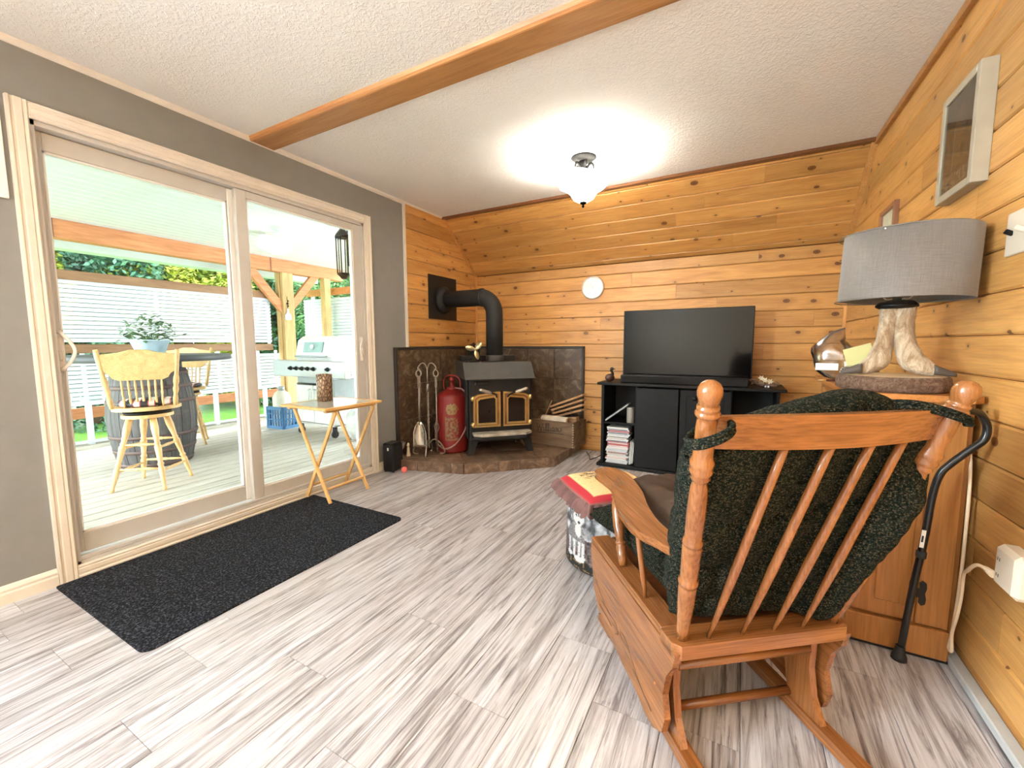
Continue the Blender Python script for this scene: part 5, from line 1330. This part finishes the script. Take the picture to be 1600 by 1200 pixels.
# ruffle
rf = []; NP = 440
per = []
for i in range(NP):
    t = i/NP*4; s_ = int(t); f = t-s_; q = -1+2*f
    per.append([(q, -1), (1, q), (-q, 1), (-1, -q)][s_])
def rpt(i, k):
    x_, y__ = per[i % NP]; n_ = Vector((x_ if abs(x_) >= .999 else x_*abs(x_)**6, y__ if abs(y__) >= .999 else y__*abs(y__)**6, 0)).normalized()
    w = math.sin(i*2*PI*44/NP+.9*math.sin(i*.17))
    base = Vector((x_*PW*.96, y__*PW*.96, .014)); t = k/4
    return base+n_*(.034*t+.015*w*t**.6)+Vector((0, 0, -.046*t*t+.010*math.cos(i*2*PI*44/NP)*t))
rg = [[rpt(i, k) for i in range(NP)] for k in range(5)]
b = B(); b.ring_surface(rg, caps=False); b.build('ruffle', plain('dusty_pink_ruffle', (.16, .082, .075), .85, var=.35), pc)

# ------------------------------------------------------------------ glider rocking chair
gr = thing('glider_rocking_chair', 'oak glider rocking chair seen from behind with turned posts and slatted back', 'chair', (-.11, 1.045, 0), math.radians(37.44))
SZc = .345; WX = .51
# seat side planks and rails
rl_ = []
B().prism([(0, .02), (.018, .0), (WX-.018, 0), (WX, .02), (WX, .075), (0, .075)], (0, 0, SZc-.038), X, Y, (0, 0, .038)).build('rear_rail', OAKX, gr)
for x0 in (0, WX-.075): B().bx(x0, x0+.075, .0752, .616, SZc-.022, SZc, .005).build('side_plank', OAKY, gr)
B().bx(.075, WX-.075, .55, .6, SZc-.03, SZc-.002, .003).build('front_rail', OAKX, gr)
B().bx(.076, WX-.076, .08, .55, SZc-.03, SZc-.018, .002).build('seat_board', OAKD, gr)
so = [(.616, .322), (.606, .24), (.575, .15), (.53, .10), (.46, .084), (.40, .088), (.372, .068), (.31, .055), (.245, .052), (.19, .045), (.15, .03), (.10, .032), (.055, .06), (.04, .11), (.055, .17), (.04, .235), (.012, .28), (.002, .322)]
for x0, nm in ((.0, 'side_panel'), (WX-.018, 'side_panel')):
    spn = B().prism(so, (x0, 0, 0), Y, Z, (.018, 0, 0)).build(nm, OAKY, gr)
    if x0 == 0:
        b = B()
        b.tube(bez([(-.0004, .56, .20), (-.0004, .50, .17), (-.0004, .43, .15), (-.0004, .37, .155), (-.0004, .345, .13), (-.0004, .37, .115)], 6), .0013, 5)
        b.tube(bez([(-.0004, .52, .13), (-.0004, .45, .125), (-.0004, .40, .12)], 6), .0012, 5)
        b.tube(bez([(-.0004, .31, .135), (-.0004, .33, .15), (-.0004, .29, .155), (-.0004, .24, .125), (-.0004, .18, .09), (-.0004, .11, .07)], 6), .0013, 5)
        b.tube(bez([(-.0004, .23, .1), (-.0004, .17, .085), (-.0004, .12, .075)], 6), .0012, 5)
        b.build('carved_scroll', plain('carved_line', (.10, .04, .012), .6), spn)
# inner base uprights, runners, cross bars
for x0 in (.030, WX-.065):
    B().prism([(-.02, .03), (.10, .045), (.13, .20), (.10, .30), (.03, .30), (.035, .18), (.02, .10)], (x0+.006, .03, 0), Y, Z, (.02, 0, 0)).build('base_upright', OAKZ, gr)
    B().prism([(.42, .045), (.50, .03), (.47, .30), (.40, .30)], (x0+.006, 0, 0), Y, Z, (.02, 0, 0)).build('base_upright', OAKZ, gr)
    rp = [(-.19, .0), (-.205, .015), (-.19, .032), (-.15, .042), (.56, .042), (.60, .03), (.61, .0), (.5, .0), (.48, .008), (-.06, .008), (-.08, .0)]
    B().prism(rp, (x0, 0, 0), Y, Z, (.038, 0, 0)).build('floor_runner', OAKY, gr)
B().rod((.05, .13, .055), (WX-.05, .13, .055), .013).build('crossbar', OAKX, gr)
B().rod((.05, .45, .055), (WX-.05, .45, .055), .013).build('crossbar', OAKX, gr)
B().rod((.05, .07, .235), (WX-.06, .07, .235), .012).build('crossbar', OAKX, gr)
b = B()
for (x_, y__, z_) in ((-.0, .095, .17), (WX, .095, .17)): b.ball((x_, y__, z_), .006, 8)
b.build('screw_plug', OAKZ, gr)
# back posts
def backpost(p0, p1, bulge=.0275):
    prof = [(.018, 0), (.0195, .05), (.023, .14), (.0265, .235), (.026, .262), (.0215, .268), (.0285, .275), (.0295, .285), (.0285, .292), (.023, .298), (.026, .33), (.027, .40), (.0275, .43), (.0275, .436), (.0235, .442), (.0275, .447), (.0285, .455), (.0265, .463), (.0235, .468), (.0245, .5), (.0255, .56), (.024, .63), (.022, .665), (.0185, .685), (.022, .692), (.026, .70), (.0235, .708), (.028, .715), (.030, .727), (.0265, .735), (.030, .742), (.0305, .755), (.026, .765), (.025, .78), (.0245, .86), (.0235, .885), (.0215, .895), (.0285, .900), (.0305, .906), (.027, .912), (.0245, .916), (.0275, .921), (.0265, .927), (.021, .931), (.024, .936), (.0305, .946), (.0350, .957), (.0358, .968), (.034, .979), (.028, .990), (.018, .997), (.001, 1.001)]
    prof = [((r*.78 if t < .94 else r*.64), t) for r, t in prof]
    return turned(p0, p1, prof, 28)
pL0 = Vector((.034, .03, SZc)); pL1 = Vector((-.066, -.193, 1.030)); pR0 = Vector((WX-.034, .03, SZc)); pR1 = Vector((.531, -.188, 1.018))
backpost(pL0, pL1).build('back_post', OAKZ, gr); backpost(pR0, pR1).build('back_post', OAKZ, gr)
# crest rail: bowed
b = B(); pts = []; nC = 20
rings = []
xa_, xb_ = -.028, .505
for i in range(nC+1):
    t = i/nC; x_ = xa_+(xb_-xa_)*t; bow = -.028*math.sin(PI*t)**.8
    yb_ = -.146+bow; lean = -.022
    zt_ = .957+.002*math.sin(PI*t); zb_ = .888-.004*math.sin(PI*t)
    thick = .024
    rings.append([Vector((x_, yb_, zb_)), Vector((x_, yb_+thick, zb_)), Vector((x_, yb_+lean+thick, zt_)), Vector((x_, yb_+lean, zt_))])
b.ring_surface(rings, smooth=False); b.build('crest_rail', OAKX, gr)
for (xb0, xt) in ((.103, .128), (.199, .232), (.291, .333), (.378, .424)):
    t = (xt-xa_)/(xb_-xa_); ytop = -.146-.028*math.sin(PI*t)**.8+.010
    turned((xb0, .022, SZc-.004), (xt, ytop, .892), [(.005, 0), (.0065, .1), (.0095, .28), (.011, .40), (.0105, .55), (.0095, .85), (.0085, 1)], 14).build('back_spindle', OAKZ, gr)
# arms
outer = [(.030, .655), (.018, .616), (.022, .54), (.024, .478), (.006, .41), (-.01, .357), (-.028, .29), (-.036, .235), (-.040, .171), (-.030, .12), (-.012, .083), (.000, .045)]
inner = [(.040, .045), (.041, .082), (.04, .182), (.062, .294), (.097, .40), (.118, .50), (.126, .57), (.122, .63), (.098, .672), (.06, .677)]
def smooth2(pts): return [(p.x, p.y) for p in bez([(q[0], q[1], 0) for q in pts], 4)]
def arm(mirror):
    P_ = smooth2(outer)+smooth2(inner)
    P_ = P_[::-1]
    if mirror: P_ = [(WX-p[0], p[1]) for p in P_]
    b = B(); zf = lambda y: .563+.012*min(1, max(0, y/.6))
    n_ = len(P_); bot = []; top_ = []; tin = []
    cx_ = sum(p[0] for p in P_)/n_
    rings = []
    for (inset, z_) in ((.004, 0), (0, .004), (0, .019), (.005, .023)):
        r_ = []
        for i, p in enumerate(P_):
            a = Vector((*P_[i-1], 0)); c = Vector((*P_[(i+1) % n_], 0)); tdir = (c-a).normalized(); nn_ = Vector((-tdir.y, tdir.x, 0))
            if mirror: nn_ = -nn_
            q = Vector((p[0], p[1], 0))-nn_*inset*-1
            r_.append(Vector((q.x, q.y, zf(p[1])+z_)))
        rings.append(r_)
    b.ring_surface(rings, smooth=False); return b
arm(False).build('armrest', OAKY, gr); arm(True).build('armrest', OAKY, gr)
APR = [(.012, 0), (.0155, .1), (.0185, .24), (.0135, .265), (.019, .28), (.019, .305), (.014, .32), (.019, .5), (.0195, .68), (.017, .82), (.012, .87), (.0165, .885), (.0165, .905), (.013, .92), (.014, 1)]
for sx in (0, 1):
    fx = lambda x_: x_ if sx == 0 else WX-x_
    turned((fx(.030), .385, SZc), (fx(.045), .50, .572), APR, 20).build('arm_post', OAKZ, gr)
    turned((fx(.022), .205, SZc), (fx(-.002), .225, .568), [(.005, 0), (.008, .25), (.0085, .5), (.008, .8), (.006, 1)], 12).build('arm_spindle', OAKZ, gr)

# cushions (rest on the chair: own things)
def puffy(name, nu, nv, fn_, mat, parent): 
    """closed pillow surface; fn_(u in -1..1, v in -1..1) -> (point on mid surface, normal, half thickness)"""
    b = B(); F = []; K = []
    for j in range(nv+1):
        fr, kr = [], []
        for i in range(nu+1):
            p, n_, tf, tk = fn_(i/nu*2-1, j/nv*2-1)
            fr.append(b.bm.verts.new(p+n_*tf)); kr.append(b.bm.verts.new(p-n_*tk))
        F.append(fr); K.append(kr)
    for j in range(nv):
        for i in range(nu):
            f = b.bm.faces.new((F[j][i], F[j][i+1], F[j+1][i+1], F[j+1][i])); f.smooth = True
            f = b.bm.faces.new((K[j][i], K[j+1][i], K[j+1][i+1], K[j][i+1])); f.smooth = True
    def seam(a, c):
        for k in range(len(a)-1):
            f = b.bm.faces.new((a[k], a[k+1], c[k+1], c[k])); f.smooth = True
    seam(F[0], K[0]); seam(K[nv], F[nv]); seam([K[j][0] for j in range(nv+1)], [F[j][0] for j in range(nv+1)]); seam([F[j][nu] for j in range(nv+1)], [K[j][nu] for j in range(nv+1)])
    return b.build(name, mat, parent)
bc = thing('back_cushion', 'thick dark green woven cushion tied to the back of the rocking chair', 'cushion', (-.11, 1.045, 0), math.radians(37.44))
segs = [(-1, -.45), (-.45, .12), (.12, 1)]
def back_fn(u, v):
    hgt = .60; t = (v+1)/2; z0c = .350
    z_ = z0c+t*.61; yc = .100-.235*t
    xl = .035-.095*t+(.02 if t < .15 else 0); xr = .478+.115*min(1, t*1.3)-(.03 if t > .8 else 0)*((t-.8)/.2)
    topf = 1-.22*(max(0, t-.75)/.25)**2*abs(u)**2.5
    x_ = (xl+xr)/2+(xr-xl)/2*u
    z_ = z0c+(z_-z0c)*topf+.045*(math.exp(-((u-.45)/.5)**2))*(t**3)
    ed = max(0.0, 1-abs(u)**5)**.5*max(0.0, 1-abs(v)**(6 if v > 0 else 14))**.5
    cr_ = 1.0
    for s_ in (-.62, -.30, .18): cr_ -= .30*math.exp(-((v-s_-.05*math.sin(3*u))/.06)**2)
    cr_ = 1-(1-cr_)*(1-.85*min(1, max(0, (u-.35)/.3)))
    nz = 1+.10*noise.noise(Vector((u*2.2, v*3.1, 4)))
    tb = .058*ed*cr_*nz; tf_ = .085*ed*cr_*nz
    # spindle indentation
    for (xb0, xt) in ((.103, .128), (.199, .232), (.291, .333), (.378, .424)):
        xs = xb0+(xt-xb0)*t; tb -= .012*math.exp(-((x_-xs)/.018)**2)*ed
    rb = math.exp(-((x_-(.47+.05*t))/.075)**2)*min(1, max(0, (.85-z_)/.09))*min(1, max(0, (z_-.345)/.03))
    tb += (.055+.012*(1-t))*rb*max(0, 1-abs(u)**12)**.5*(1-.12*(1-cr_))
    nrm = Vector((0, 1, .25)).normalized()
    wr = .004*noise.noise(Vector((u*9, v*14, 2)))
    return Vector((x_, yc+.028-.012*t, z_)), nrm, tf_+wr+.004, max(.004, tb+wr+.004)
puffy('pad', 60, 90, back_fn, WEAVE, bc)
for nm, pts in (('tie', [(.005, -.12, .945), (-.012, -.185, .945), (-.045, -.205, .932), (-.082, -.19, .915), (-.085, -.15, .91), (-.05, -.12, .92), (-.0, -.09, .935)]),
                ('tie', [(.38, -.10, .965), (.42, -.155, .972), (.46, -.178, .964), (.50, -.193, .950), (.532, -.192, .938), (.535, -.178, .936)])):
    P_ = bez(pts, 6)
    B().tube(P_, .006, 8).tube([p+Vector((0, -.002, -.010)) for p in P_], .0055, 8).build(nm, WEAVE, bc)
sc_c = thing('seat_cushion', 'dark green woven seat cushion overhanging the front of the rocking chair', 'cushion', (-.11, 1.045, 0), math.radians(37.44))
def seat_fn(u, v):
    t = (v+1)/2; y__ = .10+.58*t; hw = .185+.055*max(0, (t-.78)/.22)*1.0
    x_ = .255+hw*u; ed = max(0, 1-abs(u)**6)**.5*max(0, 1-abs(v)**7)**.5
    nz = 1+.12*noise.noise(Vector((u*2, v*2, 8)))
    return Vector((x_, y__, .405)), Z, .065*ed*nz+.004, .054*ed+.003
puffy('pad', 50, 60, seat_fn, WEAVE, sc_c)
B().tube(bez([(.062, .17, .43), (.062, .12, .415), (.075, .10, .40)], 5), .0022, 6).build('zip', BRASS, sc_c)
for pts in ([(.02+.235*math.cos(a)*0+x_, y_2, .435) for (x_, y_2) in [(.02, .68), (.0, .66), (-.005, .60)] for a in (0,)],):
    B().tube(bez([(.03, .683, .425), (.15, .69, .43), (.30, .69, .43), (.47, .683, .425)], 5), .004, 6).build('piping', WEAVE, sc_c)
bp = thing('brown_cushion', 'soft brown corduroy cushion lying on the green seat cushion', 'cushion', (-.11, 1.045, 0), math.radians(37.44))
def br_fn(u, v):
    x_ = .27+.16*u; y__ = .36+.21*v; ed = max(0, 1-abs(u)**4)**.5*max(0, 1-abs(v)**4)**.5
    nz = 1+.25*noise.noise(Vector((u*3, v*3, 1)))-.35*math.exp(-(u*u+v*v)*9)
    return Vector((x_, y__, .545+.06*abs(v)*.3)), Vector((0, .12, 1)).normalized(), .055*ed*nz+.003, .05*ed*nz+.003
puffy('pad', 36, 36, br_fn, BROWN, bp)
